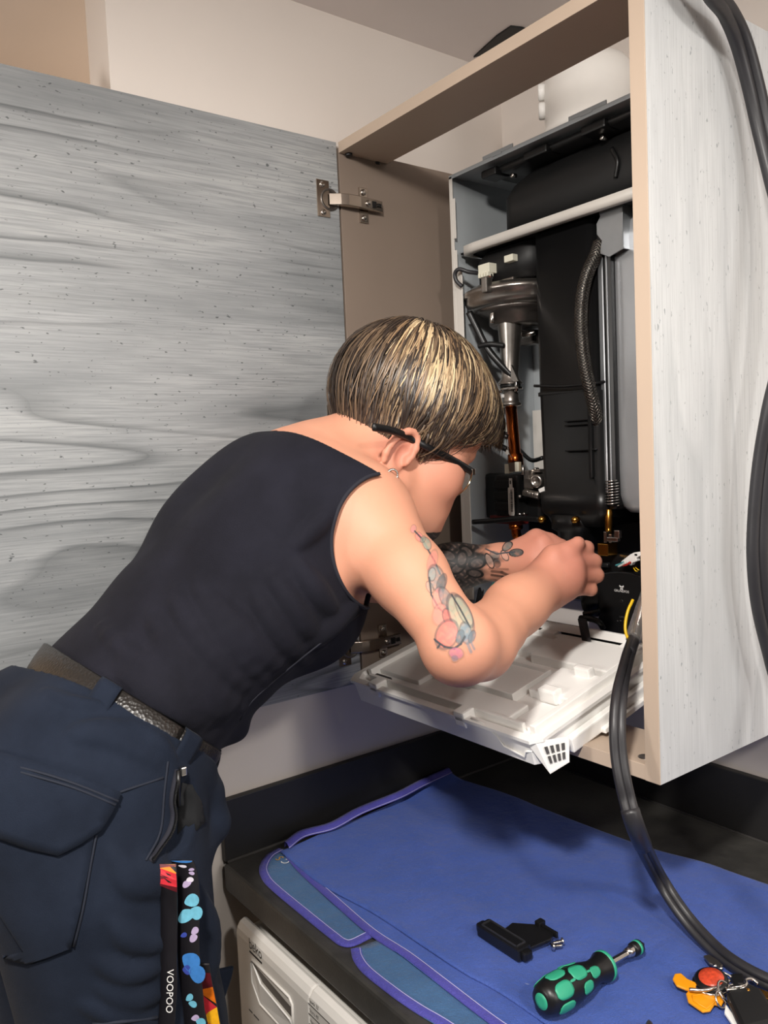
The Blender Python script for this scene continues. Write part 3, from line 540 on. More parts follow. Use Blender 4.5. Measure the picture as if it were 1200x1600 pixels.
# notch profile line and vented ear at the front right corner
ng = TB()
pts = [(.078, LV - .001, .001), (.100, LV, .0), (.120, LV, -.012), (.128, LV, -.022), (.160, LV, -.026), (.163, LV, -.018), (.172, LV - .002, -.016)]
ng.tube([T(*p) for p in pts], .0014, 6); bp(ng, 'notch_bead', M['white_plastic'], tray)
er = TB(); er.prism([T(W2 - .014, LV + .002, -.002), T(W2 - .002, LV - .002, -.004), T(W2 + .018, LV - .034, -.008), T(W2 + .019, LV - .026, -.034), T(W2 + .006, LV - .006, -.042)], tn * .002)
ear = bp(er, 'vent_ear', M['white_plastic'], tray)
vd_ = Vector((.8, -.6, .07)); qa, qb, qc, qd = T(W2 + .002, LV - .006, -.006), T(W2 + .016, LV - .031, -.009), T(W2 + .017, LV - .024, -.032), T(W2 + .006, LV - .008, -.034)
def eq(u, v): return qa.lerp(qb, u).lerp(qd.lerp(qc, u), v) + vd_ * .0025
for i in range(4):
    for j in range(2): bp(MB().prism([eq(.06 + i * .24, .12 + j * .42), eq(.20 + i * .24, .12 + j * .42), eq(.20 + i * .24, .42 + j * .42), eq(.06 + i * .24, .42 + j * .42)], -vd_ * .001), 'vent_slot', M['print_grey'], tray)
sd = TB(); sd.tb(W2, W2 + .010, .02, LV - .045, -.036, -.018, .002); sd.tb(W2, W2 + .016, .05, .14, -.036, -.030, .001); sd.tb(W2 + .002, W2 + .012, .0, .03, -.012, .008, .003); bp(sd, 'side_rail', M['white_plastic'], tray)
bp(MB().box((.062, -.030, 1.214), (.205, -.022, 1.345), .003), 'lower_cover', M['black_matt'])
for u in (-.15, 0, .14): hb = TB(); hb.tb(u - .015, u + .015, -.010, .006, -.012, .004, .002); bp(hb, 'tray_hinge', M['white_plastic'], tray)
# ================================================================== flue pipe above the boiler
fp = MB(); fx, fy = .248, -.072
fp.lathe((fx, fy, 1.9065), (0, 0, 1), [(0, .068), (.004, .069), (.020, .069), (.022, .065), (.085, .065), (.100, .062), (.112, .054), (.120, .040), (.124, .020)], 40); fp.cyl((fx, fy + .03, 1.968), (fx, .0118, 1.968), .0645, 36)
flo = build(fp, 'flue_pipe', M['white'], org=(fx, fy, 1.899)); tag(flo, 'white plastic flue pipe rising from the top of the boiler', 'flue pipe')
for z in (1.963, 1.99): build(MB().lathe((fx - .052, fy - .045, z), (-.76, -.65, 0), [(-.008, .012), (.003, .012), (.0045, .0105), (.0035, .0085)], 20), 'sampling_cap', M['white_plastic'], flo)
# ================================================================== person
import openvdb
V = lambda *a: np.array(a, np.float32)
class Field:
    """A sampled distance field: shapes are blended in, the zero level becomes the skin or cloth surface."""
    def __init__(s, lo, hi, h):
        s.lo = np.array(lo, np.float32); s.h = h; s.n = tuple(int(math.ceil((b - a) / h)) + 1 for a, b in zip(lo, hi)); s.a = np.full(s.n, .08, np.float32)
    def win(s, lo, hi):
        i0 = np.maximum(0, np.floor((np.array(lo) - s.lo) / s.h).astype(int)); i1 = np.minimum(s.n, np.ceil((np.array(hi) - s.lo) / s.h).astype(int) + 1)
        if (i1 <= i0).any(): return None
        ax = [(s.lo[k] + s.h * np.arange(i0[k], i1[k])).astype(np.float32) for k in range(3)]
        return tuple(slice(a, b) for a, b in zip(i0, i1)), ax[0][:, None, None], ax[1][None, :, None], ax[2][None, None, :]
    def put(s, fn, lo, hi, k=.01, op='add'):
        m = k + 3 * s.h + (.02 if op == 'add' else 0); r = s.win(np.array(lo) - m, np.array(hi) + m)
        if r is None: return s
        sl, X, Y, Z = r; d = fn(X, Y, Z).astype(np.float32); a = s.a[sl]
        if op == 'sub':
            h = np.clip(.5 - .5 * (a + d) / k, 0, 1); s.a[sl] = a * (1 - h) - d * h + k * h * (1 - h)
        elif op == 'cut': s.a[sl] = np.maximum(a, d)
        else:
            h = np.clip(.5 + .5 * (a - d) / k, 0, 1); s.a[sl] = a * (1 - h) + d * h - k * h * (1 - h)
        return s
    def rc(s, a, b, ra, rb, k=.01, op='add', w=None, sw=1.0):
        """tapered capsule; w, sw: cross direction whose half-width is radius * sw"""
        a = V(*a); b = V(*b); d = b - a; L2 = float(d @ d) + 1e-12; R = max(ra, rb) * max(1, sw)
        if w is not None: w = V(*w); w = w / np.linalg.norm(w)
        def fn(X, Y, Z):
            x, y, z = X - a[0], Y - a[1], Z - a[2]; t = np.clip((x * d[0] + y * d[1] + z * d[2]) / L2, 0, 1)
            x, y, z = x - t * d[0], y - t * d[1], z - t * d[2]; q = x * x + y * y + z * z
            if w is not None: g = x * w[0] + y * w[1] + z * w[2]; q = q + (1 / sw ** 2 - 1) * g * g
            return np.sqrt(np.maximum(q, 1e-12)) - (ra + t * (rb - ra))
        return s.put(fn, np.minimum(a, b) - R, np.maximum(a, b) + R, k, op)
    def ell(s, c, r, k=.01, op='add', B=None):
        c = V(*c); r = V(*r); B = np.eye(3, dtype=np.float32) if B is None else np.array(B, np.float32)
        def fn(X, Y, Z):
            x, y, z = X - c[0], Y - c[1], Z - c[2]; p = [(x * B[i][0] + y * B[i][1] + z * B[i][2]) for i in range(3)]
            k0 = np.sqrt(sum((p[i] / r[i]) ** 2 for i in range(3))); k1 = np.sqrt(sum((p[i] / r[i] ** 2) ** 2 for i in range(3))) + 1e-9
            return k0 * (k0 - 1) / k1
        R = float(r.max()); return s.put(fn, c - R, c + R, k, op)
    def chain(s, pts, rs, k=.01, **kw):
        for i in range(len(pts) - 1): s.rc(pts[i], pts[i + 1], rs[i], rs[i + 1], k, **kw)
        return s
    def mesh(s, name, adapt=0.0):
        g = openvdb.FloatGrid(background=.08); g.copyFromArray(s.a); P, T, Q = g.convertToPolygons(isovalue=0, adaptivity=adapt)
        P = np.asarray(P, np.float64) * s.h + s.lo; Q = np.asarray(Q, np.int64).reshape(-1, 4); T = np.asarray(T, np.int64).reshape(-1, 3)
        return P, Q, T
def np_mesh(name, P, Q, T=None, smooth=True):
    me = bpy.data.meshes.new(name); T = np.zeros((0, 3), int) if T is None else T
    me.vertices.add(len(P)); me.vertices.foreach_set('co', np.asarray(P, np.float32).ravel())
    lp = np.concatenate([Q.ravel(), T.ravel()]); me.loops.add(len(lp)); me.loops.foreach_set('vertex_index', lp.astype(np.int32))
    st = np.concatenate([np.arange(len(Q)) * 4, len(Q) * 4 + np.arange(len(T)) * 3]); me.polygons.add(len(st)); me.polygons.foreach_set('loop_start', st.astype(np.int32))
    me.polygons.foreach_set('use_smooth', np.full(len(st), smooth)); me.update(calc_edges=True); me.validate(); return me
def tone(me, C):
    at = me.color_attributes.new('tone', 'FLOAT_COLOR', 'POINT'); c = np.ones((len(C), 4), np.float32); c[:, :3] = C; at.data.foreach_set('color', c.ravel())
def outward(P, Q, T):
    # orient faces so that the enclosed volume is positive
    tri = np.concatenate([Q[:, [0, 1, 2]], Q[:, [0, 2, 3]], T]); v = np.einsum('ij,ij->i', P[tri[:, 0]], np.cross(P[tri[:, 1]], P[tri[:, 2]])).sum()
    return (Q, T) if v > 0 else (Q[:, ::-1], T[:, ::-1])
def vnormals(P, Q):
    n = np.zeros_like(P); fn = np.cross(P[Q[:, 2]] - P[Q[:, 0]], P[Q[:, 3]] - P[Q[:, 1]])
    for k in range(4): np.add.at(n, Q[:, k], fn)
    return n / (np.linalg.norm(n, axis=1, keepdims=True) + 1e-12)
PER = empty('person', (.20, -.82, .04), 'person in sleeveless navy top and work trousers leaning forward into the boiler cabinet', 'person')
PO = np.array(ORG['person'])
Xd = V(1, 0, 0); TU = V(0, .75, .66); TN = V(0, .66, -.75)
# ---- trunk (shared by the body and, a little larger, by the top)
TC = [(0.172,-0.7843,1.204), (0.175,-0.6944,1.278), (0.178,-0.6341,1.323), (0.182,-0.5584,1.387)]
def trunk(f, g=0.0):
    A_, B_ = (.126, .130, .142, .140), (.090, .092, .103, .097)
    for i in range(3):
        r0, r1 = B_[i] + g, B_[i + 1] + g; f.rc(TC[i], TC[i + 1], r0, r1, .02, w=Xd, sw=(A_[i] / B_[i] + A_[i + 1] / B_[i + 1]) / 2)
    f.rc((.172, -.84, 1.10), TC[0], .07 + g, .075 + g, .03, w=Xd, sw=1.4)
    for x in (.235, .115): f.ell((x, -.582, 1.285), (.052 + g,) * 3, .04)
    for x in (.245, .120): f.ell((x, -.630, 1.405), (.06 + g, .09 + g, .05 + g), .04, B=(Xd, TU, TN))
    f.rc((.280, -.545, 1.398), (.090, -.545, 1.405), .056 + g, .056 + g, .04)
    f.rc((.180, -.575, 1.425), (.182, -.53, 1.450), .068 + g, .058 + g, .04, w=Xd, sw=1.2)
    return f
SR, ER, WR = (.283, -.532, 1.386), (0.455,-0.5512,1.278), (.359, -.337, 1.289)
SL, EL, WL = (.070, -.545, 1.415), (.060, -.44, 1.288), (.252, -.296, 1.313)
def upper_arms(f, g=0.0):
    mid = tuple((np.array(SR) * .5 + np.array(ER) * .5) + np.array((0, 0, .004)))
    f.rc(SR, mid, .052 + g, .0395 + g, .03); f.rc(mid, ER, .0395 + g, .0305 + g, .015)
    f.rc(SL, EL, .050 + g, .037 + g, .03); return f
# ---- head frame
yaw, pit = math.radians(12), math.radians(31)
hr = V(math.cos(yaw), -math.sin(yaw), 0); hf = V(math.sin(yaw) * math.cos(pit), math.cos(yaw) * math.cos(pit), -math.sin(pit)); hu = np.cross(hr, hf)
HC = V(*(0.222,-0.4118,1.503))
def H(x, y, z): return tuple(HC + x * hr + y * hf + z * hu)
HB = (hr, hf, hu)
body = Field((-.03, -1.0, .95), (.56, -.12, 1.66), .002)
trunk(body); upper_arms(body)
for x in (.10, .24): body.rc((x, -.845, 1.10), (x, -.83, .97), .07, .07, .04)
# neck
body.chain([(.178, -.545, 1.435), (.188, -.500, 1.452), H(0, -.035, -.055)], [.060, .053, .054], .025)
body.rc((.215, -.53, 1.455), H(.035, -.02, -.06), .03, .024, .03)
# head
body.ell(H(0, -.010, .022), (.074, .096, .082), .02, B=HB)
body.ell(H(0, .040, -.040), (.061, .054, .072), .03, B=HB)
body.ell(H(0, .052, -.088), (.047, .042, .032), .03, B=HB); body.ell(H(0, .086, -.110), (.018, .014, .014), .02, B=HB)
def H2(x, y, z): return H(x, y - .012, z)
for s_ in (-1, 1):
    body.ell(H2(s_ * .047, .058, -.052), (.023, .029, .028), .02, B=HB)
    body.rc(H2(s_ * .050, .01, -.090), H2(s_ * .02, .075, -.108), .016, .014, .03)
    body.ell(H2(s_ * .032, .106, -.004), (.015, .014, .011), .012, 'sub', B=HB); body.ell(H2(s_ * .032, .086, -.006), (.0125, .0125, .0115), .003, B=HB)
body.ell(H2(0, .084, .018), (.052, .016, .013), .02, B=HB)
body.rc(H2(0, .098, .002), H2(0, .103, -.038), .007, .0095, .012); body.ell(H2(.010, .105, -.045), (.008, .010, .007), .008, B=HB); body.ell(H2(-.010, .105, -.045), (.008, .010, .007), .008, B=HB)
body.chain([H2(-.022, .084, -.074), H2(0, .096, -.072), H2(.022, .084, -.074)], [.004, .0062, .004], .008); body.chain([H2(-.020, .083, -.082), H2(0, .094, -.083), H2(.020, .083, -.082)], [.004, .0068, .004], .008)
# ears: shell, helix rim, antihelix, lobe
for s_ in (-1, 1):
    def EA(a, b, o=0.0): a, b = a * .9, b * .88; return H(s_ * (.072 + o + max(0, -a) * .35), -.026 + a + b * .2, -.058 + b)
    body.ell(EA(-.004, 0, -.001), (.0055, .0165, .029), .006, B=HB)
    hel = [EA(.018 * math.cos(q) - .003, .031 * math.sin(q), .004) for q in np.linspace(-.35, 4.0, 12)]
    body.chain(hel, [.0035, .004, .0044, .0044, .0044, .0044, .0042, .004, .004, .004, .004, .004], .003)
    body.ell(EA(.001, -.030, .002), (.0055, .009, .010), .006, B=HB)
    body.ell(EA(.004, -.004, .006), (.006, .0085, .013), .004, 'sub', B=HB)
    body.ell(EA(.014, -.006, .003), (.004, .004, .006), .004, B=HB)
# right forearm and hand
def lerp(a, b, t): return tuple(np.array(a) * (1 - t) + np.array(b) * t)
body.ell(ER, (.0305, .0305, .0305), .015)
fb = np.array(lerp(ER, WR, .22)) + np.array((.0, 0, -.015))
body.chain([ER, tuple(fb), lerp(ER, WR, .7), WR], [.0295, .0315, .0262, .0245], .02)
body.rc(tuple(np.array(ER) + np.array((-.008, .008, -.010))), tuple(np.array(lerp(ER, WR, .42)) + np.array((0, 0, -.009))), .0290, .0275, .02)
VD = V(-CF.x, -CF.y, -CF.z); IR = V(CR.x, CR.y, CR.z); IU = V(-CD.x, -CD.y, -CD.z)
def hand(f, wrist, mcp, pip, dip, tip, thumb, r=1.0):
    ctr = np.mean([np.array(m) for m in mcp], axis=0)
    rm = [.0135, .0135, .013, .012]
    for m in mcp: f.rc(lerp(wrist, m, .02), m, .0185 * r, .0125 * r, .010)
    f.rc(lerp(wrist, tuple(ctr), .15), lerp(wrist, tuple(ctr), .85), .021 * r, .021 * r, .012)
    for i in range(4):
        a = .0088 * r * (1, 1.02, .98, .86)[i]
        f.rc(lerp(wrist, mcp[i], .55), mcp[i], .010 * r, a * 1.25, .008)
        f.rc(mcp[i], pip[i], a * 1.22, a * 1.08, .005); f.rc(pip[i], dip[i], a * 1.06, a * .94, .0025); f.rc(dip[i], tip[i], a * .94, a * .8, .0025)
        f.ell(mcp[i], (a * 1.28,) * 3, .006)
    f.chain(thumb, [.015 * r, .0125 * r, .0105 * r, .0088 * r], .006)
RM = [(0.3785,-0.3052,1.332), (0.3849,-0.3027,1.322), (0.3853,-0.3037,1.309), (0.3804,-0.3067,1.296)]
RP = [(0.3839,-0.2721,1.338), (0.3901,-0.2657,1.321), (0.3924,-0.2644,1.304), (0.3887,-0.2715,1.287)]
RD = [(0.3614,-0.2499,1.327), (0.3641,-0.2513,1.312), (0.3658,-0.2539,1.298), (0.3645,-0.2603,1.287)]
RT = [(0.3454,-0.2583,1.323), (0.3486,-0.2589,1.31), (0.3508,-0.2608,1.297), (0.3514,-0.2644,1.288)]
RTH = [(0.3658,-0.3238,1.317), (0.3752,-0.3212,1.333), (0.383,-0.3068,1.337), (0.3867,-0.2908,1.346)]
hand(body, WR, RM, RP, RD, RT, RTH)
nail_at = np.array((0.3757,-0.2824,1.344))
body.rc(lerp(ER, WR, .62), lerp(WR, tuple(np.mean([np.array(m) for m in RM], axis=0)), .55), .0245, .0225, .03)
# left forearm and hand (behind the right one)
body.rc(EL, lerp(EL, WL, .35), .037, .036, .02); body.chain([lerp(EL, WL, .35), lerp(EL, WL, .75), WL], [.036, .029, .0245], .02)
LM = [(0.313,-0.2748,1.339), (0.3198,-0.2756,1.326), (0.3192,-0.2779,1.313), (0.3114,-0.2796,1.302)]
LP = [(0.3273,-0.2567,1.33), (0.3326,-0.2559,1.318), (0.3319,-0.2581,1.307), (0.3245,-0.2625,1.297)]
LD = [(0.3318,-0.2396,1.323), (0.3359,-0.2386,1.313), (0.3347,-0.2414,1.303), (0.3286,-0.2473,1.293)]
LT = [(0.3291,-0.2239,1.316), (0.3327,-0.2234,1.308), (0.3314,-0.2261,1.3), (0.3266,-0.2336,1.291)]
LTH = [(0.2822,-0.2835,1.331), (0.3013,-0.2715,1.345), (0.3128,-0.2597,1.341), (0.3244,-0.2482,1.335)]
hand(body, WL, LM, LP, LD, LT, LTH)
P, Q, T = body.mesh('body'); Q, T = outward(P, Q, T)
BODY_P, BODY_Q = P, Q
SKIN = np.array(lin('#d0957a')[:3]); RED = np.array(lin('#c07c6b')[:3])
def near(P, c, r): return np.exp(-(np.linalg.norm(P - np.array(c), axis=1) / r) ** 2)
rednes = np.zeros(len(P))
for c, r, a in ((RM[1], .055, .95), (lerp(WR, RM[1], .5), .06, .8), (LM[0], .06, .8), (H(.078, -.03, -.055), .03, .75), (H2(.05, .06, -.05), .035, .55), (H2(-.05, .06, -.05), .035, .55), (H2(0, .11, -.04), .02, .6), (ER, .03, .35)): rednes = np.maximum(rednes, a * near(P, c, r))
Cs = SKIN * (1 - rednes[:, None]) + RED * rednes[:, None]
lips = np.maximum(near(P, H2(0, .098, -.078), .012), np.maximum(near(P, H2(.012, .094, -.078), .009), near(P, H2(-.012, .094, -.078), .009)))
Cs = Cs * (1 - .6 * lips[:, None]) + np.array(lin('#a4514d')[:3]) * .6 * lips[:, None]
nl = near(P, nail_at, .008); Cs = Cs * (1 - .5 * nl[:, None]) + np.array(lin('#f0cdb8')[:3]) * .5 * nl[:, None]
for s_ in (-1, 1):
    e_ = near(P, H2(s_ * .032, .0985, -.006), .0075) > .45; Cs[e_] = lin('#e8e2dc')[:3]; Cs[near(P, H2(s_ * .032, .0985, -.006), .0045) > .45] = lin('#4a3a2c')[:3]
def skin_mat(name):
    t = attr_mat(name, .56); t.set(Specular_IOR_Level=.38, Subsurface_Weight=.12, Subsurface_Radius=(.012, .005, .003), Subsurface_Scale=.5); v = t.coord()
    t.bump(t.math('ADD', t.noise(v, 420, 3, .6), t.math('MULTIPLY', t.noise(v, 60, 2, .5), .8)), .18, .0006); return t.m
M['skin'] = skin_mat('warm_skin')
me = np_mesh('body', P - PO, Q, T); tone(me, Cs); BODY = new_obj('body', me, M['skin'], PER)
BV_BODY = BVHTree.FromPolygons([tuple(p) for p in P], [tuple(q) for q in Q.tolist()] + [tuple(q) for q in T.tolist()])
# ---- clothing
BC = np.array((0.172,-0.7866,1.201)); BU = V(-.14, .66, .75); BU = BU / np.linalg.norm(BU); BFr = V(0, .75, -.66); BFr = BFr / np.linalg.norm(BFr)
def cloth_mat(name, c1, c2, weave, rough=.85, sheen=.02):
    t = NT(name).set(Roughness=rough, Sheen_Weight=sheen, Specular_IOR_Level=.12); v = t.coord(); t.l(t.ramp(t.noise(v, 14, 4, .6), ((.3, lin(c1)), (.7, lin(c2)))), t.b.inputs['Base Color'])
    t.bump(t.math('ADD', t.noise(v, weave, 2, .5), t.math('MULTIPLY', t.noise(v, 45, 4, .6), 1.3)), .3, .0011); return t.m
M['top'] = cloth_mat('navy_jersey', '#16161d', '#1e1e27', 900); M['trouser'] = cloth_mat('navy_twill', '#161c28', '#1e2533', 1200)
M['seam'] = plain('navy_piping', '#191a25', .85); M['trim'] = plain('dark_navy_twill', '#171d2b', .85)
top = Field((-.03, -.95, 1.08), (.44, -.40, 1.56), .0025)
trunk(top, .005); top.ell(SR, (.058,) * 3, .03); top.ell(SL, (.054,) * 3, .03)
# gathered folds over the back and the waist
def fold(a, b, r, k=.012, c=None):
    hits = []
    for i in range(9):
        q = lerp(a, b, i / 8); q = np.array(q); d = np.array(CAMP) * 0 + np.array((.8, -.6, .1))
        h_ = BV_TOP.ray_cast(Vector(q + d * .25), Vector(-d))
        if h_[0] is not None: hits.append(np.array(h_[0]) - np.array(h_[1]) * r * .35)
    n = len(hits)
    if n >= 2: top.chain([tuple(h) for h in hits], [max(.0015, r * math.sin(PI * (i + .35) / (n - .3))) for i in range(n)], k)
P0, Q0, T0 = top.mesh('t'); Q0, T0 = outward(P0, Q0, T0); BV_TOP = BVHTree.FromPolygons([tuple(p) for p in P0], [tuple(q) for q in Q0.tolist()])
FOLDS = [((372,1118),(235,1010),.012),((365,1098),(230,960),.010),((380,1075),(262,925),.010),((410,1065),(300,905),.009),((440,1060),(330,930),.010),((470,1050),(400,930),.008),((345,1128),(215,1050),.010),((320,1135),(180,1045),.009),((500,1015),(430,900),.007),((525,960),(470,880),.006),((300,1090),(120,990),.006),((520,800),(470,850),.005),((560,945),(480,1010),.008)]
FOLD3 = [((0.3119,-0.7188,1.213), (0.2773,-0.7901,1.289)), ((0.3089,-0.7214,1.226), (0.2551,-0.7832,1.317)), ((0.3141,-0.7127,1.24), (0.2666,-0.7653,1.338)), ((0.3253,-0.697,1.245), (0.2807,-0.745,1.349)), ((0.3366,-0.6815,1.248), (0.2925,-0.731,1.333)), ((0.3479,-0.6659,1.253), (0.3191,-0.6956,1.331)), ((0.3201,-0.7412,1.214), (0.2901,-0.8086,1.27)), ((0.311,-0.7539,1.21), (0.2774,-0.8252,1.274)), ((0.3418,-0.6386,1.27), (0.3124,-0.6693,1.346)), ((0.3338,-0.6121,1.301), (0.3104,-0.6373,1.355)), ((0.3215,-0.7695,1.244), (0.2548,-0.8516,1.309)), ((0.312,-0.5958,1.406), (0.3012,-0.6307,1.374)), ((0.3312,-0.5815,1.306), (0.3168,-0.6386,1.269))]
for (a, b), fr in zip(FOLD3, FOLDS): fold(a, b, fr[2])
top.ell((0.2,-0.6941,1.179), (.06, .030, .022), .02, B=(Xd, V(0, .75, -.66), V(0, .66, .75)))
# openings: armholes, neckline, hem at the belt
AXR = V(.90, -.42, .10); AXR = AXR / np.linalg.norm(AXR); ACR = np.array((0.3137,-0.531,1.366)); ACL = np.array((.04, -.50, 1.38))
AE1 = IU - AXR * float(IU @ AXR); AE1 = AE1 / np.linalg.norm(AE1); AE2 = np.cross(AE1, AXR)
def hole(c, ax, lo_, hi_, e1, e2, r1, r2):
    c = V(*c)
    def fn(X, Y, Z):
        x, y, z = X - c[0], Y - c[1], Z - c[2]; a = x * ax[0] + y * ax[1] + z * ax[2]; u = x * e1[0] + y * e1[1] + z * e1[2]; v = x * e2[0] + y * e2[1] + z * e2[2]
        d = (np.sqrt((u / r1) ** 2 + (v / r2) ** 2) - 1) * min(r1, r2); return np.maximum(np.maximum(d, lo_ - a), a - hi_)
    return fn
top.put(hole(ACR, AXR, -.035, .3, AE1, AE2, .074, .064), (-.1, -1, 1), (.6, -.3, 1.6), .0015, 'sub')
top.put(hole(ACL, V(-1, 0, 0), -.02, .3, V(0, 0, 1), V(0, 1, 0), .075, .062), (-.1, -1, 1), (.1, -.3, 1.6), .0015, 'sub')
NN = V(-.02, .66, .75); NN = NN / np.linalg.norm(NN); NP = np.array((0.2215,-0.5254,1.47)) - NN * .028
top.put(lambda X, Y, Z: ((X - NP[0]) * NN[0] + (Y - NP[1]) * NN[1] + (Z - NP[2]) * NN[2]) + .06 * np.maximum(0, np.abs(X - .185) - .05), (-.1, -1.1, 1), (.6, -.3, 1.7), .002, 'cut')
top.put(lambda X, Y, Z: -((X - BC[0]) * BU[0] + (Y - BC[1]) * BU[1] + (Z - BC[2]) * BU[2]) - .002, (-.1, -1.1, 1), (.6, -.3, 1.7), .002, 'cut')
P, Q, T = top.mesh('top'); Q, T = outward(P, Q, T)
TOP = new_obj('tank_top', np_mesh('tank_top', P - PO, Q, T), M['top'], PER)
BV_TOP = BVHTree.FromPolygons([tuple(p) for p in P], [tuple(q) for q in Q.tolist()] + [tuple(t_) for t_ in T.tolist()])
# piping round the right armhole and the neckline
def drop(p, bv, lift=0.0, d=None):
    """from a point in front of the surface, along the line of sight of that point, down to the surface"""
    d = (Vector(p) - CAMP).normalized() if d is None else Vector(d); h_ = bv.ray_cast(Vector(p) - d * .12, d, .6)
    return None if h_[0] is None else h_[0] + h_[1] * lift
def piping(pts, bv, r, name, m, parent, lift=0, n=6, flat=1.0):
    q = [drop(p, bv, lift) for p in pts]; q = [x for x in q if x is not None]
    if len(q) > 2: return build(MB().tube(spline(q, 4), r, n), name, m, parent)
ah = []
for k in range(40):
    q = 2 * PI * k / 40; c = ACR + AE1 * .0758 * math.cos(q) + AE2 * .0658 * math.sin(q); h_ = BV_TOP.ray_cast(Vector(c + AXR * .2), Vector(-AXR), .26)
    ah.append(None if h_[0] is None else h_[0])
segs = [x for x in ah if x is not None]
i0 = ah.index(None) + 1 if None in ah else 0
ordr = [ah[(i0 + k) % 40] for k in range(40)]; ordr = [x for x in ordr if x is not None]
build(MB().tube(spline(ordr, 3), .0022, 8), 'armhole_piping', M['seam'], TOP)
# ---- trousers
tro = Field((-.06, -1.05, .04), (.42, -.62, 1.32), .003)
tro.rc(tuple(BC + BU * .012), tuple(BC - BU * .04), .095, .097, .02, w=Xd, sw=1.42)
tro.rc((.172, -.832, 1.14), (.172, -.845, 1.08), .112, .108, .05, w=Xd, sw=1.42)
for x in (.105, .24): tro.ell((x, -.885, 1.15), (.078, .075, .09), .05)
for x, s_ in ((.258, 1), (.088, -1)):
    tro.chain([(x, -.845, 1.08), (x + .004 * s_, -.830, .90), (x, -.815, .62), (x, -.86, .16), (x, -.862, .10)], [.103, .090, .078, .062, .064], .02)
    tro.put(lambda X, Y, Z: np.where(Z > 2, 1., .09 - Z), (-.1, -1.1, .0), (.5, -.6, .13), .002, 'cut') if s_ < 0 else None
# sagging pocket mouth on the right hip
tro.chain([(0.29,-0.7578,1.16), (0.27,-0.7393,1.126), (0.27,-0.7384,1.095), (0.285,-0.7638,1.084), (0.31,-0.7946,1.094)], [.010, .016, .020, .019, .012], .012)
P0, Q0, T0 = tro.mesh('t'); Q0, T0 = outward(P0, Q0, T0); BV_TR = BVHTree.FromPolygons([tuple(p) for p in P0], [tuple(q) for q in Q0.tolist()])
def crease(pts, r, k=.010, op='add', sink=.4):
    q = [drop(p, BV_TR) for p in pts]; q = [np.array(x) for x in q if x is not None]
    if len(q) > 1:
        q = [np.array(x) for x in spline(q, 4)]; n = len(q); tro.chain([tuple(x - VD * r * sink) for x in q], [max(.001, r * math.sin(PI * (i + .4) / (n - .2))) for i in range(n)], k, op=op)
crease([(0.3,-0.7724,1.155), (0.3,-0.7726,1.131), (0.31,-0.7831,1.114), (0.32,-0.8019,1.102)], .011, .006, 'sub', .3)
crease([(0.34,-0.8424,1.117), (0.34,-0.8279,1.101), (0.33,-0.814,1.072)], .010); crease([(0.34,-0.8596,1.138), (0.34,-0.8463,1.101), (0.34,-0.8255,1.082)], .008)
crease([(0.35,-0.8808,1.048), (0.35,-0.8575,1.026), (0.35,-0.8295,1.017)], .007); crease([(0.35,-0.8796,1.024), (0.35,-0.8563,1.002), (0.35,-0.8293,0.9931)], .007); crease([(0.35,-0.8937,1.014), (0.35,-0.8629,0.988), (0.35,-0.8355,0.9704)], .006)
crease([(0.35,-0.8654,1.075), (0.35,-0.8502,1.052), (0.35,-0.8253,1.036)], .006)
crease([(0.32,-0.8807,1.234), (0.32,-0.8485,1.223), (0.32,-0.8095,1.192)], .004, .012); crease([(0.32,-0.8751,1.238), (0.32,-0.8423,1.23), (0.32,-0.8026,1.206)], .003, .012); crease([(0.32,-0.8306,1.233), (0.32,-0.8054,1.209), (0.31,-0.7876,1.184)], .004, .008)
crease([(0.32,-0.8987,1.277), (0.32,-0.8788,1.262), (0.32,-0.8521,1.253)], .004, .008)
crease([(0.25,-0.7461,1.011), (0.25,-0.7377,0.973), (0.25,-0.7336,0.9218)], .008)
tro.put(lambda X, Y, Z: ((X - BC[0]) * BU[0] + (Y - BC[1]) * BU[1] + (Z - BC[2]) * BU[2]) + .010, (-.1, -1.1, 1), (.6, -.3, 1.7), .002, 'cut')
P, Q, T = tro.mesh('trousers'); Q, T = outward(P, Q, T)
TRO = new_obj('trousers', np_mesh('trousers', P - PO, Q, T), M['trouser'], PER)
BV_TR = BVHTree.FromPolygons([tuple(p) for p in P], [tuple(q) for q in Q.tolist()] + [tuple(t_) for t_ in T.tolist()])
for x in (.258, .088):
    b_ = Field((x - .07, -1.0, .035), (x + .07, -.62, .20), .004); b_.rc((x, -.90, .085), (x, -.74, .075), .045, .038, .02, w=Xd, sw=1.05); b_.rc((x, -.87, .10), (x, -.87, .17), .05, .05, .02)
    b_.put(lambda X, Y, Z: .042 - Z + 0 * X + 0 * Y, (-.2, -1.1, .0), (.6, -.6, .1), .002, 'cut'); p, q, t_ = b_.mesh('boot'); q, t_ = outward(p, q, t_); new_obj('work_boot', np_mesh('work_boot', p - PO, q, t_), M['black_matt'], PER)
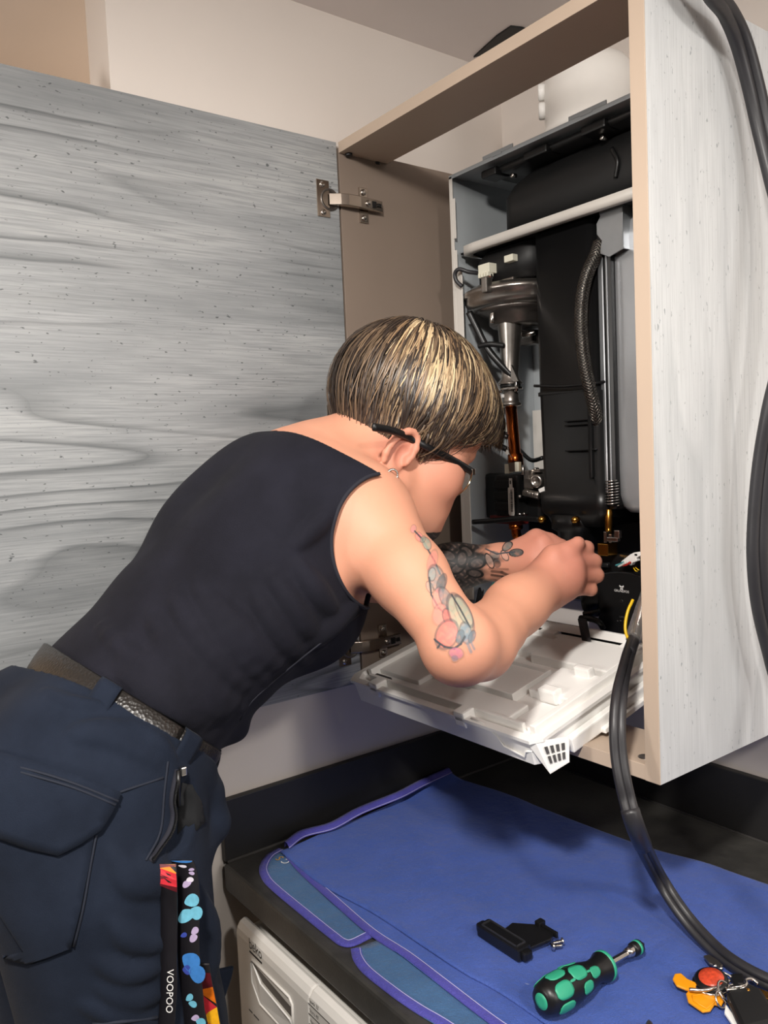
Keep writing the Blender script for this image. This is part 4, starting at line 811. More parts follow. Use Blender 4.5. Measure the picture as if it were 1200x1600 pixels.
# belt: band round the waist
t = NT('black_grained_leather').set(Roughness=.36); v = t.coord(); t.b.inputs['Base Color'].default_value = lin('#211e1c'); vo = t.n('ShaderNodeTexVoronoi', i_Scale=330.0); t.l(v, vo.inputs['Vector']); t.bump(vo.outputs['Distance'], .5, .0012); M['leather'] = t.m
def ringpt(q, off, hgt):
    c, s_ = math.cos(q), math.sin(q); ax, ay = .1375 + off, .0985 + off
    return BC + Xd * ax * c * (1 + .02 * c * c) + np.array(BFr) * ay * s_ + np.array(BU) * hgt
rows = []
for q in np.linspace(0, 2 * PI, 73)[:-1]: rows.append([tuple(ringpt(q, o_, h_)) for o_, h_ in ((.0025, -.0160), (.0045, -.0150), (.005, 0), (.0045, .0150), (.0025, .0160))])
rows.append(rows[0]); BELT = build(MB().grid(rows), 'belt', M['leather'], PER, solid=.003)
def belt_loop(q0, w_, name='belt_loop'):
    mb = MB(); rr = []
    for h_, o_ in ((-.036, .006), (-.026, .009), (-.014, .0105), (.0, .0108), (.012, .0105), (.017, .009), (.018, .004)): rr.append([tuple(ringpt(q, o_, h_ - .012 * (.021 - h_) / .05 * 0)) for q in np.linspace(q0 - w_, q0 + w_, 5)])
    return build(mb.grid(rr), name, M['trouser'], TRO, solid=.002)
# ---- cropped hair with pale streaks: under-cap plus tapered locks
HR = (.0815, .1035, .092); HO = (0, -.010, .024)
def scalp(th, ph, lift=0.0, gx=0.0):
    """th: angle from the crown, ph: direction round the crown (0 = forward, + = right)"""
    c0 = np.array((0, -.30, .954)); e1 = np.array((0, .954, .30)); e2 = np.array((1., 0, 0))
    d = math.cos(th) * c0 + math.sin(th) * (math.cos(ph) * e1 + math.sin(ph) * e2)
    p = np.array(HO) + d * (np.array(HR) + lift); return p, d
def endangle(ph):
    a = abs((ph + PI) % (2 * PI) - PI)
    # forward fringe, over the ears, down to the nape
    return float(np.interp(a, (0, .5, .73, 1.1, 1.38, 1.62, 1.72, 1.85, 2.1, 2.36, 2.8, PI), (1.70, 1.72, 1.74, 1.92, 2.09, 2.34, 2.40, 2.08, 2.22, 2.46, 2.40, 2.26)))
cap = Field(HC - .14, HC + .15, .0025)
rings_ = []
for ph in np.linspace(0, 2 * PI, 41)[:-1]:
    ea = endangle(ph) - .14
    rings_.append([H(*(scalp(ea * k / 14, ph, -.002)[0])) for k in range(15)])
rings_.append(rings_[0]); HAIR = build(MB().grid(rings_), 'hair', None, PER, solid=.006)
M['hair'] = attr_mat('streaked_hair', .42).m
t = attr_mat('streaked_hair_strands', .4); t.set(Specular_IOR_Level=.5); M['hair'] = t.m
HAIR.data.materials.append(M['hair']); tone(HAIR.data, np.tile(np.array(lin('#2b221d')[:3]), (len(HAIR.data.vertices), 1)))
DK = [np.array(lin(c)[:3]) for c in ('#2a211c', '#3a2f28', '#4a3c31', '#332923')]; BL = [np.array(lin(c)[:3]) for c in ('#c0a682', '#d8c09a', '#a88d6d', '#cbaf87', '#917558')]
hv, hfc, hc = [], [], []
rg_ = np.random.default_rng(11)
def lock(ph, t0, t1, lift, wd, swirl, colr, tipc, n=9):
    prev = None; pts = []
    for i in range(n):
        u = i / (n - 1); th = t0 + (t1 - t0) * u; p, d = scalp(th, ph + swirl * u * u, lift * math.sin(PI * min(1, .15 + .8 * u)) + .002 + .022 * max(0, th - 1.95))
        a = abs((ph + PI) % (2 * PI) - PI)
        if a < 1.2 and th > 1.0:      # the fringe falls forward away from the brow as the head is bent down
            g = (th - 1.0) * (1.2 - a) / 1.2; p = p + np.array((0, .040, -.006)) * g
        pts.append((np.array(H(*p)), d[0] * hr + d[1] * hf + d[2] * hu))
    b0 = len(hv)
    for i in range(n):
        u = i / (n - 1); P_, N_ = pts[i]; tg = pts[min(i + 1, n - 1)][0] - pts[max(i - 1, 0)][0]; tg = tg / (np.linalg.norm(tg) + 1e-9); sd_ = np.cross(tg, N_); sd_ = sd_ / (np.linalg.norm(sd_) + 1e-9)
        w_ = wd * (1 - u ** 3) * (.45 + .55 * min(1, u * 5)) + .0002
        for dx, dn in ((-1, 0), (0, .42), (1, 0)): hv.append(P_ + sd_ * w_ * dx + N_ * w_ * dn); hc.append(colr * (1 - u) + tipc * u)
    for i in range(n - 1):
        for k in range(2): hfc.append((b0 + i * 3 + k, b0 + i * 3 + k + 1, b0 + (i + 1) * 3 + k + 1, b0 + (i + 1) * 3 + k))
streaks = [(rg_.uniform(-2.2, 2.2), rg_.uniform(0, .5), BL[rg_.integers(5)] * rg_.uniform(.75, 1.1), rg_.normal(.22, .08)) for _ in range(210)]
def loc_(ph, sw, c, f0, wd, var):
    a = abs((ph + sw + PI) % (2 * PI) - PI); ea = endangle(ph + sw); back = a > 2.1
    t0 = max(.03, f0 * ea); t1 = min(ea + rg_.normal(0, .05), t0 + rg_.uniform(.75, 1.7))
    if t1 - t0 < .2: return
    k = c * rg_.uniform(1 - var, 1 + var); lock(ph, t0, t1, rg_.uniform(.0005, .012) * (.35 if back and t0 > 1 else 1), wd, sw, k, k * rg_.uniform(.85, 1.25), 10)
for i in range(7500):
    c = DK[rg_.integers(4)] if rg_.random() < .72 else np.array(lin('#6d5a47')[:3]); loc_(rg_.uniform(-PI, PI), rg_.normal(.20, .12), c, rg_.choice((.0, .12, .3, .5, .66, .78)) * rg_.uniform(.8, 1.2), rg_.uniform(.0004, .0012), .3)
for ph0, f0, c, sw in streaks:
    wdt = rg_.uniform(.02, .06)
    for j in range(int(rg_.integers(14, 34))): loc_(ph0 + rg_.normal(0, wdt), sw + rg_.normal(0, .05), c, f0 + rg_.uniform(-.04, .1), rg_.uniform(.0003, .0009), .22)
lm = np_mesh('hair_locks', np.array(hv) - PO, np.array(hfc)); tone(lm, np.array(hc)); lo_ = new_obj('hair_locks', lm, M['hair'], HAIR); lo_['kind'] = 'stuff'
# ---- sewn details dropped on the cloth
def patch(poly, bv, lift, thick, name, m, parent, cuts=5):
    q = [drop(p, bv) for p in poly]; q = [x for x in q if x is not None]
    if len(q) < 3: return None
    b = bmesh.new(); vs = [b.verts.new(x) for x in q]; b.faces.new(vs); bmesh.ops.triangulate(b, faces=b.faces[:])
    for _ in range(cuts):
        long = [e for e in b.edges if e.calc_length() > .012]
        if not long: break
        bmesh.ops.subdivide_edges(b, edges=long, cuts=1); bmesh.ops.triangulate(b, faces=[f for f in b.faces if len(f.verts) > 3])
    mb = MB(); b.verts.ensure_lookup_table()
    for v in b.verts:
        d_ = (v.co - CAMP).normalized(); h_ = bv.ray_cast(v.co - d_ * .1, d_, .3); v.co = (h_[0] + h_[1] * lift) if h_[0] is not None else v.co - d_ * lift
    b.verts.index_update(); mb.add([v.co.copy() for v in b.verts], [[v.index for v in f.verts] for f in b.faces], True); b.free()
    return build(mb, name, m, parent, solid=thick)
belt_loop(-.74, .095); belt_loop(.10, .10)
pb_ = patch([(0.2761,-0.9406,1.161), (0.3133,-0.8937,1.135), (0.3305,-0.8691,1.148), (0.3286,-0.8746,1.121), (0.3254,-0.8834,1.083), (0.3213,-0.8924,1.051), (0.3103,-0.9082,1.044), (0.2994,-0.9232,1.039), (0.2793,-0.9492,1.049)], BV_TR, .002, .003, 'pocket_bag', M['trouser'], TRO)
pf_ = patch([(0.2743,-0.9359,1.223), (0.2995,-0.9035,1.21), (0.3198,-0.8777,1.198), (0.3424,-0.8491,1.182), (0.3386,-0.8561,1.166), (0.3337,-0.8644,1.151), (0.3241,-0.8786,1.14), (0.3134,-0.894,1.131), (0.2983,-0.9134,1.139), (0.2763,-0.9412,1.154)], BV_TR, .006, .003, 'pocket_flap', M['trouser'], TRO)
BVT2 = BV_TR
def seam(pts, name='seam', r=.0012, lift=.0005, m=None, parent=None): return piping(pts, BV_TR, r, name, m or M['trim'], parent or TRO, lift, 5)
seam([(0.2762,-0.9344,1.213), (0.2998,-0.9042,1.202), (0.32,-0.8783,1.19), (0.341,-0.8518,1.175)], lift=.0078, parent=pf_); seam([(0.2763,-0.9347,1.21), (0.2999,-0.9044,1.198), (0.3194,-0.8794,1.187), (0.3397,-0.8538,1.172)], lift=.0078, parent=pf_)
seam([(0.3312,-0.8683,1.146), (0.3293,-0.8738,1.121), (0.3264,-0.882,1.083), (0.3226,-0.8906,1.052)], lift=.002); seam([(0.3424,-0.8491,1.182), (0.3483,-0.8409,1.185), (0.3647,-0.818,1.193)])
seam([(0.3666,-0.8138,1.207), (0.3654,-0.8186,1.179), (0.3643,-0.8238,1.146), (0.3577,-0.8354,1.122)]); seam([(0.3342,-0.8829,0.9829), (0.3491,-0.8628,0.984), (0.3673,-0.8382,0.986)], r=.0016)
patch([(0.3744,-0.8054,1.188), (0.3798,-0.7985,1.186), (0.3848,-0.7934,1.171), (0.3873,-0.7921,1.153), (0.3829,-0.7989,1.146), (0.3775,-0.8056,1.151), (0.3734,-0.812,1.143), (0.373,-0.8098,1.167)], BV_TR, .0006, .0008, 'pocket_shade', plain('pocket_shade_black', '#07090d', .9), TRO)  # near-black patch paints the shade inside the open pocket
# zip along the pocket mouth
zp = piping([(0.3718,-0.8078,1.199), (0.3705,-0.8109,1.187), (0.3695,-0.8137,1.173), (0.3706,-0.8138,1.159), (0.369,-0.8176,1.146), (0.3641,-0.8257,1.132), (0.3604,-0.8319,1.121)], BV_TR, .0032, 'pocket_zip', M['seam'], TRO, .0005, 6)
zq = [drop(p, BV_TR, .004) for p in ((0.3718,-0.8078,1.199), (0.3705,-0.8109,1.187), (0.3695,-0.8137,1.173), (0.3706,-0.8138,1.159), (0.369,-0.8176,1.146), (0.3641,-0.8257,1.132), (0.3604,-0.8319,1.121))]; zq = spline([x for x in zq if x], 12)
zt_ = MB()
for i in range(0, len(zq) - 1):
    c = zq[i]; zt_.box(tuple(c - Vector((.0022, .0010, .0006))), tuple(c + Vector((.0022, .0010, .0006))), .0003)
zo = build(zt_, 'zip_teeth', M['black'], zp); zo['kind'] = 'stuff'
c = zq[1]; build(MB().tube([c + Vector((.002, -.002, .002)), c + Vector((.004, -.004, -.012)), c + Vector((.003, -.005, -.030))], .0022, 8), 'zip_pull', M['black'], zp)
c = drop((0.3731,-0.806,1.198), BV_TR, .004)
if c: build(MB().box(tuple(c - Vector((.003, .003, .004))), tuple(c + Vector((.003, .003, .004))), .001), 'zip_stop', M['steel'], zp)
# loose cord at the waist front
build(MB().tube(spline([(0.2,-0.6895,1.14), (0.2,-0.6927,1.127), (0.2,-0.6989,1.116), (0.2,-0.7088,1.105), (0.21,-0.7091,1.124), (0.2,-0.6946,1.134)]), .0016, 8), 'waist_cord', M['black'], TRO)
kf = MB(); kf.prism([(0.25,-0.7429,0.9244), (0.25,-0.7106,0.9176), (0.25,-0.7144,0.9062), (0.25,-0.723,0.8884), (0.25,-0.7452,0.8879)], (-.006, .002, 0)); build(kf, 'knee_pocket_corner', M['trouser'], TRO, bevel=.002)
# side seam of the top
piping([(0.3804,-0.6159,1.307), (0.3584,-0.6485,1.28), (0.3366,-0.6813,1.251), (0.3202,-0.706,1.227), (0.3131,-0.7176,1.208)], BV_TOP, .0010, 'side_seam', M['seam'], TOP, 0, 5)
# ---- tattoos: inked skin lying on the arms
VN = vnormals(BODY_P, BODY_Q)
def ell_d(u, v, c, r, ang=0):
    a = math.radians(ang); x, y = u - c[0], v - c[1]; X = x * math.cos(a) + y * math.sin(a); Y = -x * math.sin(a) + y * math.cos(a); return np.sqrt((X / r[0]) ** 2 + (Y / r[1]) ** 2)
def seg_d(u, v, a, b):
    dx, dy = b[0] - a[0], b[1] - a[1]; t = np.clip(((u - a[0]) * dx + (v - a[1]) * dy) / (dx * dx + dy * dy), 0, 1); return np.hypot(u - a[0] - t * dx, v - a[1] - t * dy)
sst = lambda e0, e1, x: np.clip((x - e0) / (e1 - e0), 0, 1)
def mott(u, v, f, s): return .5 + .25 * (np.sin(u * f + s + 2.1 * np.sin(v * f * .7 + s * 2)) + np.sin(v * f * 1.1 - s + 1.7 * np.sin(u * f * .8 + s)))
class Ink:
    def __init__(s, u, v): s.u, s.v = u, v; s.c = np.zeros((len(u), 3)); s.a = np.zeros(len(u))
    def lay(s, m, col, al):
        m = np.clip(m * al * 1.2, 0, 1); c = np.array(lin(col)[:3]); na = s.a + m * (1 - s.a); w_ = np.where(na > 0, m / np.maximum(na, 1e-6), 0)[:, None]; s.c = s.c * (1 - w_) + c * w_; s.a = na
    def petal(s, c, r, ang, fill, al, line='#4a4d50', la=.5, lw=.13):
        d = ell_d(s.u, s.v, c, r, ang); sh = .65 + .5 * mott(s.u, s.v, .5, c[0]); s.lay((1 - sst(.85, 1.0, d)) * np.clip(sh, 0, 1), fill, al)
        if la: s.lay((1 - sst(lw * .6, lw, np.abs(d - 1))), line, la)
    def line(s, pts, w_, col='#3c4146', al=.8):
        for a, b in zip(pts[:-1], pts[1:]): s.lay(1 - sst(w_ * .6, w_ * 1.2, seg_d(s.u, s.v, a, b)), col, al)
def tattoo(name, p0, px0, sc, box, paint, label, n=3):
    P_, Q_ = BODY_P, BODY_Q; ctr = P_[Q_].mean(1); p0 = np.array(p0)
    def uv(p): r = p - p0; return px0[0] + r @ IR / sc, px0[1] - r @ IU / sc
    u, v = uv(ctr); nn = VN[Q_].mean(1); dep = np.abs((ctr - p0) @ VD)
    k = (u > box[0]) & (u < box[2]) & (v > box[1]) & (v < box[3]) & (nn @ VD > .02) & (dep < .13); q = Q_[k]
    g = np.linspace(0, 1, n + 1); A, B = np.meshgrid(g, g, indexing='ij'); A, B = A.ravel(), B.ravel(); W = np.stack([(1 - A) * (1 - B), A * (1 - B), A * B, (1 - A) * B], 1)
    pp = np.einsum('kc,qcd->qkd', W, P_[q]); nr = np.einsum('kc,qcd->qkd', W, VN[q]); nr /= np.linalg.norm(nr, axis=2, keepdims=True); pp = pp + nr * .00035
    sk = np.einsum('kc,qcd->qkd', W, Cs0[q]); fl = pp.reshape(-1, 3); u, v = uv(fl); ink = Ink(u, v); paint(ink); al = np.clip(ink.a, 0, 1)[:, None]; col = sk.reshape(-1, 3) * (1 - al) + ink.c * al
    base = (np.arange(len(q)) * (n + 1) ** 2)[:, None, None, None]; ij = np.array([[[i * (n + 1) + j, (i + 1) * (n + 1) + j, (i + 1) * (n + 1) + j + 1, i * (n + 1) + j + 1] for j in range(n)] for i in range(n)])[None]
    f = (base + ij).reshape(-1, 4); f = f[(al[f, 0] > .03).any(1)]
    if not len(f): return None
    us = np.unique(f); mp = np.zeros(len(fl), int); mp[us] = np.arange(len(us)); me = np_mesh(name, fl[us] - PO, mp[f]); tone(me, col[us]); o = new_obj(name, me, M['skin'], PER); o['label'] = label; return o
Cs0 = Cs
def paint_right(k):
    k.petal((650,829), (5,7), 20, '#c98a86', .75, la=.3); k.petal((659,842), (6,8), -30, '#cf7f7c', .75, la=.3); k.line([(652,833),(664,846),(672,862),(682,880),(690,900)], 1.6)
    k.petal((671,853), (7,10), -20, '#8d9385', .75); k.petal((665,846), (4,6), 40, '#7c8478', .6)
    k.petal((679,880), (8,18), 20, '#cf7d74', .6, la=.25); k.petal((684,906), (13,20), -15, '#7b8384', .62); k.petal((692,912), (7,13), 30, '#4e565a', .6); k.petal((677,900), (6,10), 10, '#8f9590', .6)
    k.petal((672,919), (5,9), -20, '#8c8f86', .5); k.line([(672,905),(674,930),(684,948),(692,955)], 1.5)
    k.petal((684,934), (8,16), 15, '#c98480', .5, la=.3); k.petal((697,936), (9,18), -25, '#6f787b', .6); k.petal((686,957), (11,16), 25, '#d38780', .55, la=.2); k.petal((699,961), (9,13), -25, '#d46f68', .75)
    k.petal((716,958), (16,30), -22, '#a3a18c', .72); k.petal((722,952), (9,22), -25, '#8e9486', .5, la=.5); k.line([(706,930),(716,948),(728,972)], 1.5)
    k.petal((694,984), (15,22), 28, '#dd766c', .8); k.petal((722,981), (9,15), -10, '#70808a', .75); k.petal((713,986), (6,10), 20, '#59666d', .75); k.petal((731,986), (5,9), 25, '#5f6c74', .7)
    k.line([(678,994),(690,1001),(704,1003),(714,996),(720,986)], 1.9); k.line([(676,992),(684,998),(680,1004)], 1.6); k.petal((707,1010), (11,9), 10, '#b76f86', .65, la=.3); k.petal((705,1018), (5,5), 0, '#7a7480', .6, la=.2); k.line([(724,996),(729,1008)], 2.6, '#6e7880', .6); k.line([(729,994),(734,1004)], 2.0, '#6e7880', .6)
pr0 = drop((0.43,-0.5476,1.323), BV_BODY); tattoo('arm_tattoo', pr0, (692,930), ((pr0 - CAMP).dot(CF)) / 1262.2, (640, 815, 745, 1030), paint_right, 'floral tattoo with pink petals and grey leaves')
def paint_left(k):
    edge = 1 - sst(0, 22, k.u - (752 + 10 * np.sin(k.v * .16) + 8 * np.sin(k.v * .31 + 1)))
    m_ = mott(k.u, k.v, .30, .7); m2 = mott(k.u, k.v, .62, 2.2); k.lay(edge, '#2b2524', .9); k.lay(edge * sst(.45, .8, m_), '#15120f', .8); k.lay(edge * sst(.62, .85, m2), '#8d7468', .22)
    for c, r, a in (((700,868),(14,8),20), ((715,888),(12,7),-30), ((730,862),(11,7),35), ((745,880),(12,8),-15), ((722,873),(8,12),10), ((690,888),(10,7),40), ((742,896),(12,6),10)): k.petal(c, r, a, '#4a403c', .5, '#0f0d0c', .9, .25)
    k.petal((802,862), (9.5,5.5), -12, '#4b4f4d', .85, '#26282a', .9); k.petal((791,853), (9,4.5), -42, '#70716c', .8, '#26282a', .9); k.petal((786,867), (4.5,8), -25, '#b79a8c', .4, '#3a3c3e', .9); k.petal((764,876), (5,12), -22, '#a98d80', .5, '#1d1d1e', .95)
    k.petal((772,866), (7,5), 20, '#6f6a64', .7); k.petal((775,880), (5,6), 0, '#2f2d2c', .7); k.line([(760,858),(775,865),(790,862),(800,861)], 1.4); k.line([(768,892),(782,893),(796,900),(806,903)], 2.6, '#4b332b', .7); k.line([(768,898),(784,900),(795,905)], 2.2, '#33231d', .7); k.line([(764,888),(790,888)], 2.0, '#6d4b3f', .5)
pl0 = drop((0.2422,-0.3303,1.318), BV_BODY); tattoo('forearm_tattoo', pl0, (740,876), ((pl0 - CAMP).dot(CF)) / 1262.2, (600, 830, 815, 925), paint_left, 'dark floral sleeve tattoo with leaves at the wrist')
# ---- spectacles
Rv, Fv, Uv = Vector(hr), Vector(hf), Vector(hu); HCv = Vector(HC)
tp = [Vector(p) for p in ((0.289,-0.3704,1.438), (0.2925,-0.3966,1.45), (0.295,-0.4252,1.462), (0.295,-0.4506,1.473), (0.29,-0.4693,1.483), (0.303,-0.5053,1.491), (0.312,-0.5377,1.495))]; hg = tp[0]
mirr = lambda p: p - Rv * (2 * (p - HCv).dot(Rv))
gl = empty('glasses', hg, 'glasses with black temples and thin gold lower rims worn by the person', 'glasses')
hgl = mirr(hg)
for h_, sgn in ((hg, 1), (hgl, -1)):
    c_ = spline(tp if sgn > 0 else [mirr(p) for p in tp], 6); build(MB().tube(c_, [.0046] * len(c_), 8, flat=.42, nrm=tuple(Rv)), 'temple', M['black'], gl)
    build(MB().box(tuple(h_ - Vector((.003, .003, .004))), tuple(h_ + Vector((.003, .003, .004))), .001), 'hinge', M['nickel'], gl)
    c_ = h_ - Rv * (.027 * sgn) - Uv * .013 + Fv * .003; ring_ = [c_ + Rv * .0265 * math.cos(q) + Uv * .0205 * math.sin(q) for q in np.linspace(0, 2 * PI, 33)[:-1]]
    rim_o = build(MB().tube(ring_, .0011, 6, closed=True), 'lens_rim', plain('pale_gold_wire', '#d8c9a4', .2, 1), gl)
    lensb = MB(); lensb.prism(ring_, Fv * .0012); build(lensb, 'lens', M['glass'] if 'glass' in M else M.setdefault('glass', NT('clear_glass').set(Roughness=.0, Transmission_Weight=1.0, IOR=1.12, Base_Color=(1, 1, 1, 1)).m), rim_o)
build(MB().tube(spline([hg - Rv * .0535 - Uv * .010 + Fv * .003, hg - Rv * .060 - Uv * .006 + Fv * .006, hg - Rv * .068 - Uv * .005 + Fv * .007, hg - Rv * .076 - Uv * .006 + Fv * .006, hg - Rv * .0825 - Uv * .010 + Fv * .003], 4), .0011, 6), 'bridge', M['nickel'], gl)
# ---- hoop earring
lob = drop((0.2768,-0.4878,1.443), BV_BODY)
er_ = MB(); er_.tube([lob + Vector((0, 0, -.004)) + Fv * .0065 * math.cos(q) + Uv * .0075 * math.sin(q) + Vector(VD) * .0025 for q in np.linspace(-.2 * PI, 1.6 * PI, 22)], .0014, 8)
eo = build(er_, 'hoop_earring', M['steel'], org=lob); tag(eo, 'small silver hoop earring in the right earlobe', 'earring')
# ---- lanyard hanging out of the hip pocket
lan = empty('lanyard', (0.32,-0.8007,1.092), 'printed lanyard with butterflies and flame pattern hanging from the hip pocket', 'lanyard')
def ribbon(pts, wpx, name, m, lift):
    q = [drop(p, BV_TR, lift) for p in pts]; q = [x for x in q if x is not None]; c_ = spline(q, 6); sm = []
    for i in range(len(c_)): sm.append(sum((c_[max(0, min(len(c_) - 1, i + k))] for k in range(-3, 4)), Vector()) / 7)
    W_ = wpx * .73 / 1262.2 / 2; Xr = Vector(IR); rows_ = [[p - Xr * W_, p, p + Xr * W_] for p in sm]
    o_ = build(MB().grid(rows_), name, m, lan, solid=.0012); nrm_ = Vector(VD)
    def at(t, s_):
        f_ = max(0, min(.999, t)) * (len(sm) - 1); i = int(f_); p = sm[i].lerp(sm[i + 1], f_ - i); return p + Xr * W_ * s_ + nrm_ * .0011
    return o_, at, sm, W_
def decal(at, poly, name, m, parent, L=1.0):
    b = MB(); b.add([at(t_, s_) for t_, s_ in poly], [tuple(range(len(poly)))]); return build(b, name, m, parent, recalc=False)
M['strap'] = plain('black_lanyard_webbing', '#151318', .5); FL = {k: plain('print_' + k, c, .5, var=.12, scale=200) for k, c in dict(red='#c42a36', orange='#f07a16', amber='#f7b21c', dark_red='#5d1620', cyan='#6fb7cf', blue='#3f7fc6', deep_blue='#3a4aa0', lilac='#b9a7c9', white='#dcd6e2').items()}
r1, a1, s1, w1 = ribbon([(0.3474,-0.8172,1.109), (0.3485,-0.8174,1.094), (0.3498,-0.818,1.074), (0.3504,-0.8197,1.052), (0.3509,-0.8223,1.023), (0.3514,-0.825,0.9949), (0.3517,-0.8286,0.9597)], 25, 'flame_strap', M['strap'], .006)
for poly, kk in (([(.0,-1),(.0,1),(.03,1),(.05,-1)],'dark_red'), ([(.0,-.4),(.035,.9),(.005,.9)],'amber'), ([(.05,-1),(.03,.2),(.095,1),(.10,.9)],'orange'), ([(.05,-1),(.10,.95),(.15,1),(.11,-1)],'red'), ([(.11,-1),(.15,1),(.20,1),(.175,-1)],'red'), ([(.175,-1),(.20,1),(.235,1),(.19,-1)],'dark_red'), ([(.10,-1),(.13,.1),(.14,-1)],'dark_red')): decal(a1, poly, 'flame_print', FL[kk], r1)
# brand word printed down the strap
k0 = a1(.70, -.15); kd = (a1(.88, -.15) - k0).normalized(); text('VOOPOO', k0 + Vector(VD) * .0003, kd, Vector(IR), .0085, M['print_white'], 'lettering', r1, depth=.0004, squash=1.05)
r2, a2, s2, w2 = ribbon([(0.3538,-0.8083,1.112), (0.3568,-0.8054,1.101), (0.3585,-0.8057,1.079), (0.359,-0.8083,1.051), (0.3604,-0.8096,1.023), (0.363,-0.8095,0.994), (0.366,-0.8094,0.9586)], 33, 'butterfly_strap', M['strap'], .009)
AR = (270 / 33) * 2
def wing(c, r, ang, kk, n=20):
    a = math.radians(ang); pl = []
    for i in range(n):
        q = 2 * PI * i / n; x, y = 1.3 * r[0] * math.cos(q) * (1 + .22 * math.cos(q)), 1.25 * r[1] * math.sin(q) * (1 + .55 * math.cos(q)); pl.append((c[1] + (x * math.sin(a) + y * math.cos(a)) / 270, c[0] / 16.5 + (x * math.cos(a) - y * math.sin(a)) / 16.5))
    decal(a2, pl, 'butterfly_print', FL[kk], r2)
for c, r, ang, kk in (((-4,.0),(13,8),10,'blue'), ((2,.34),(9,7),-20,'cyan'), ((9,.40),(8,7),15,'cyan'), ((-5,.41),(7,10),60,'cyan'), ((0,.65),(11,10),35,'blue'), ((8,.715),(10,9),25,'blue'), ((-6,.70),(5,5),0,'deep_blue'), ((2,.215),(5,3.5),-30,'white'), ((-3,.235),(4,6),50,'lilac'), ((8,.13),(4,2.5),-30,'lilac'), ((7,.16),(3.5,3),10,'lilac'), ((9,.50),(5,3.5),-40,'lilac'), ((7,.53),(4,5),50,'lilac'), ((-8,.52),(4,2.5),-20,'deep_blue'), ((-6,.84),(5,3),-30,'cyan'), ((-2,.865),(5,3),10,'cyan'), ((-4,.09),(5,3),20,'white'), ((8,.95),(6,5),20,'cyan'), ((0,.93),(5,3),-10,'lilac')): wing(c, r, ang, kk)
r3, a3, s3, w3 = ribbon([(0.3505,-0.7908,1.01), (0.3525,-0.7902,0.9921), (0.3554,-0.7883,0.9744), (0.3594,-0.7864,0.9438)], 22, 'flame_strap', M['strap'], .004)
for poly, kk in (([(.2,-1),(.2,1),(.45,1),(.5,-1)],'dark_red'), ([(.5,-1),(.45,1),(.7,1),(.56,-1)],'orange'), ([(.56,-1),(.74,1),(.85,-.9)],'red'), ([(.72,-1),(.74,1),(1,1),(.9,-1)],'amber'), ([(.9,-1),(.95,.6),(1,-1)],'orange')): decal(a3, poly, 'flame_print', FL[kk], r3)
# ================================================================== hoses
def twin(pts, r, off, name, label, cat, org, m, sleeves=(), nseg=10):
    c = spline(pts, nseg); root = empty(name, org, label, cat)
    for sgn in (-1, 1):
        q = []
        for i in range(len(c)):
            d = (c[min(i + 1, len(c) - 1)] - c[max(i - 1, 0)]).normalized(); s_ = d.cross(Vector(VD)).normalized(); q.append(c[i] + s_ * off * sgn)
        build(MB().tube(q, r, 14), 'hose_tube', m, root)
    for i0, i1, rr in sleeves: build(MB().tube(c[i0:i1], rr, 16), 'hose_sleeve', M['rubber'], root)
    return root, c
hpts = [(0.4312,-0.246,1.226), (0.4616,-0.3,1.217), (0.4973,-0.36,1.204), (0.5113,-0.385,1.178), (0.5195,-0.395,1.145), (0.5309,-0.4,1.109), (0.5379,-0.392,1.069), (0.4914,-0.2963,0.975), (0.5193,-0.29,0.937), (0.5581,-0.2967,0.92), (0.5952,-0.3043,0.9165), (0.6355,-0.3041,0.9165), (0.6782,-0.2961,0.9165)]
twin(hpts, .0050, .0038, 'analyser_hose', 'black twin hose running from the boiler down across the blue mat', 'hose', (0.59,-0.2952,0.91), M['rubber'], ((54, 64, .0096), (0, 8, .0075)))
side = [(.50, -.29, 1.953), (0.575,-0.323,1.923), (0.572,-0.2887,1.907), (0.566,-0.2483,1.9), (0.563,-0.2189,1.881), (0.563,-0.1968,1.844), (0.566,-0.1823,1.799), (0.575,-0.1763,1.747), (0.59,-0.1797,1.685), (0.6,-0.1929,1.614), (0.6,-0.2076,1.547), (0.592,-0.2171,1.494), (0.582,-0.2178,1.44), (0.576,-0.2184,1.384), (0.574,-0.2185,1.335), (0.574,-0.2116,1.285), (0.578,-0.1985,1.233), (0.59,-0.1895,1.176), (.70, -.27, 1.03), (.76, -.30, .95), (.84, -.32, .9185), (.95, -.34, .9185)]
twin(side, .0068, .0052, 'looped_hose', 'black hose looping down over the grey side panel of the cabinet', 'hose', (0.574,-0.2185,1.335), M['rubber'])
# ================================================================== blue work mat
def blue_mat(name, c1, c2, dust):
    t = NT(name).set(Roughness=.62, Sheen_Weight=.1); v = t.coord(); b = t.ramp(t.noise(v, 9, 5, .65), ((.3, lin(c1)), (.72, lin(c2))))
    sp = t.ramp(t.noise(v, 150, 4, .75), ((.66, (0,) * 3), (.80, (dust,) * 3))); ms = t.ramp(t.noise(v, 7, 3, .6), ((.45, (0,) * 3), (.7, (1,) * 3))); t.l(t.mix(t.math('MULTIPLY', sp, ms), b, lin('#b9bfd2')), t.b.inputs['Base Color'])
    t.bump(t.math('ADD', t.noise(v, 700, 2, .5), t.math('MULTIPLY', t.noise(v, 26, 5, .62), 5.0)), .55, .0022); return t.m
M['mat'] = blue_mat('blue_canvas', '#34509a', '#4059a6', .7); M['mat2'] = blue_mat('teal_blue_canvas', '#34567f', '#3e6690', .8); M['bind'] = blue_mat('violet_blue_binding', '#3f3d92', '#4a47a2', .9); M['thread'] = plain('pale_thread', '#a8a6cf', .7)
mat = empty('work_mat', (0.2714,-0.4228,0.9), 'folded blue canvas work mat with violet edging spread over the worktop', 'mat')
ZM = .9
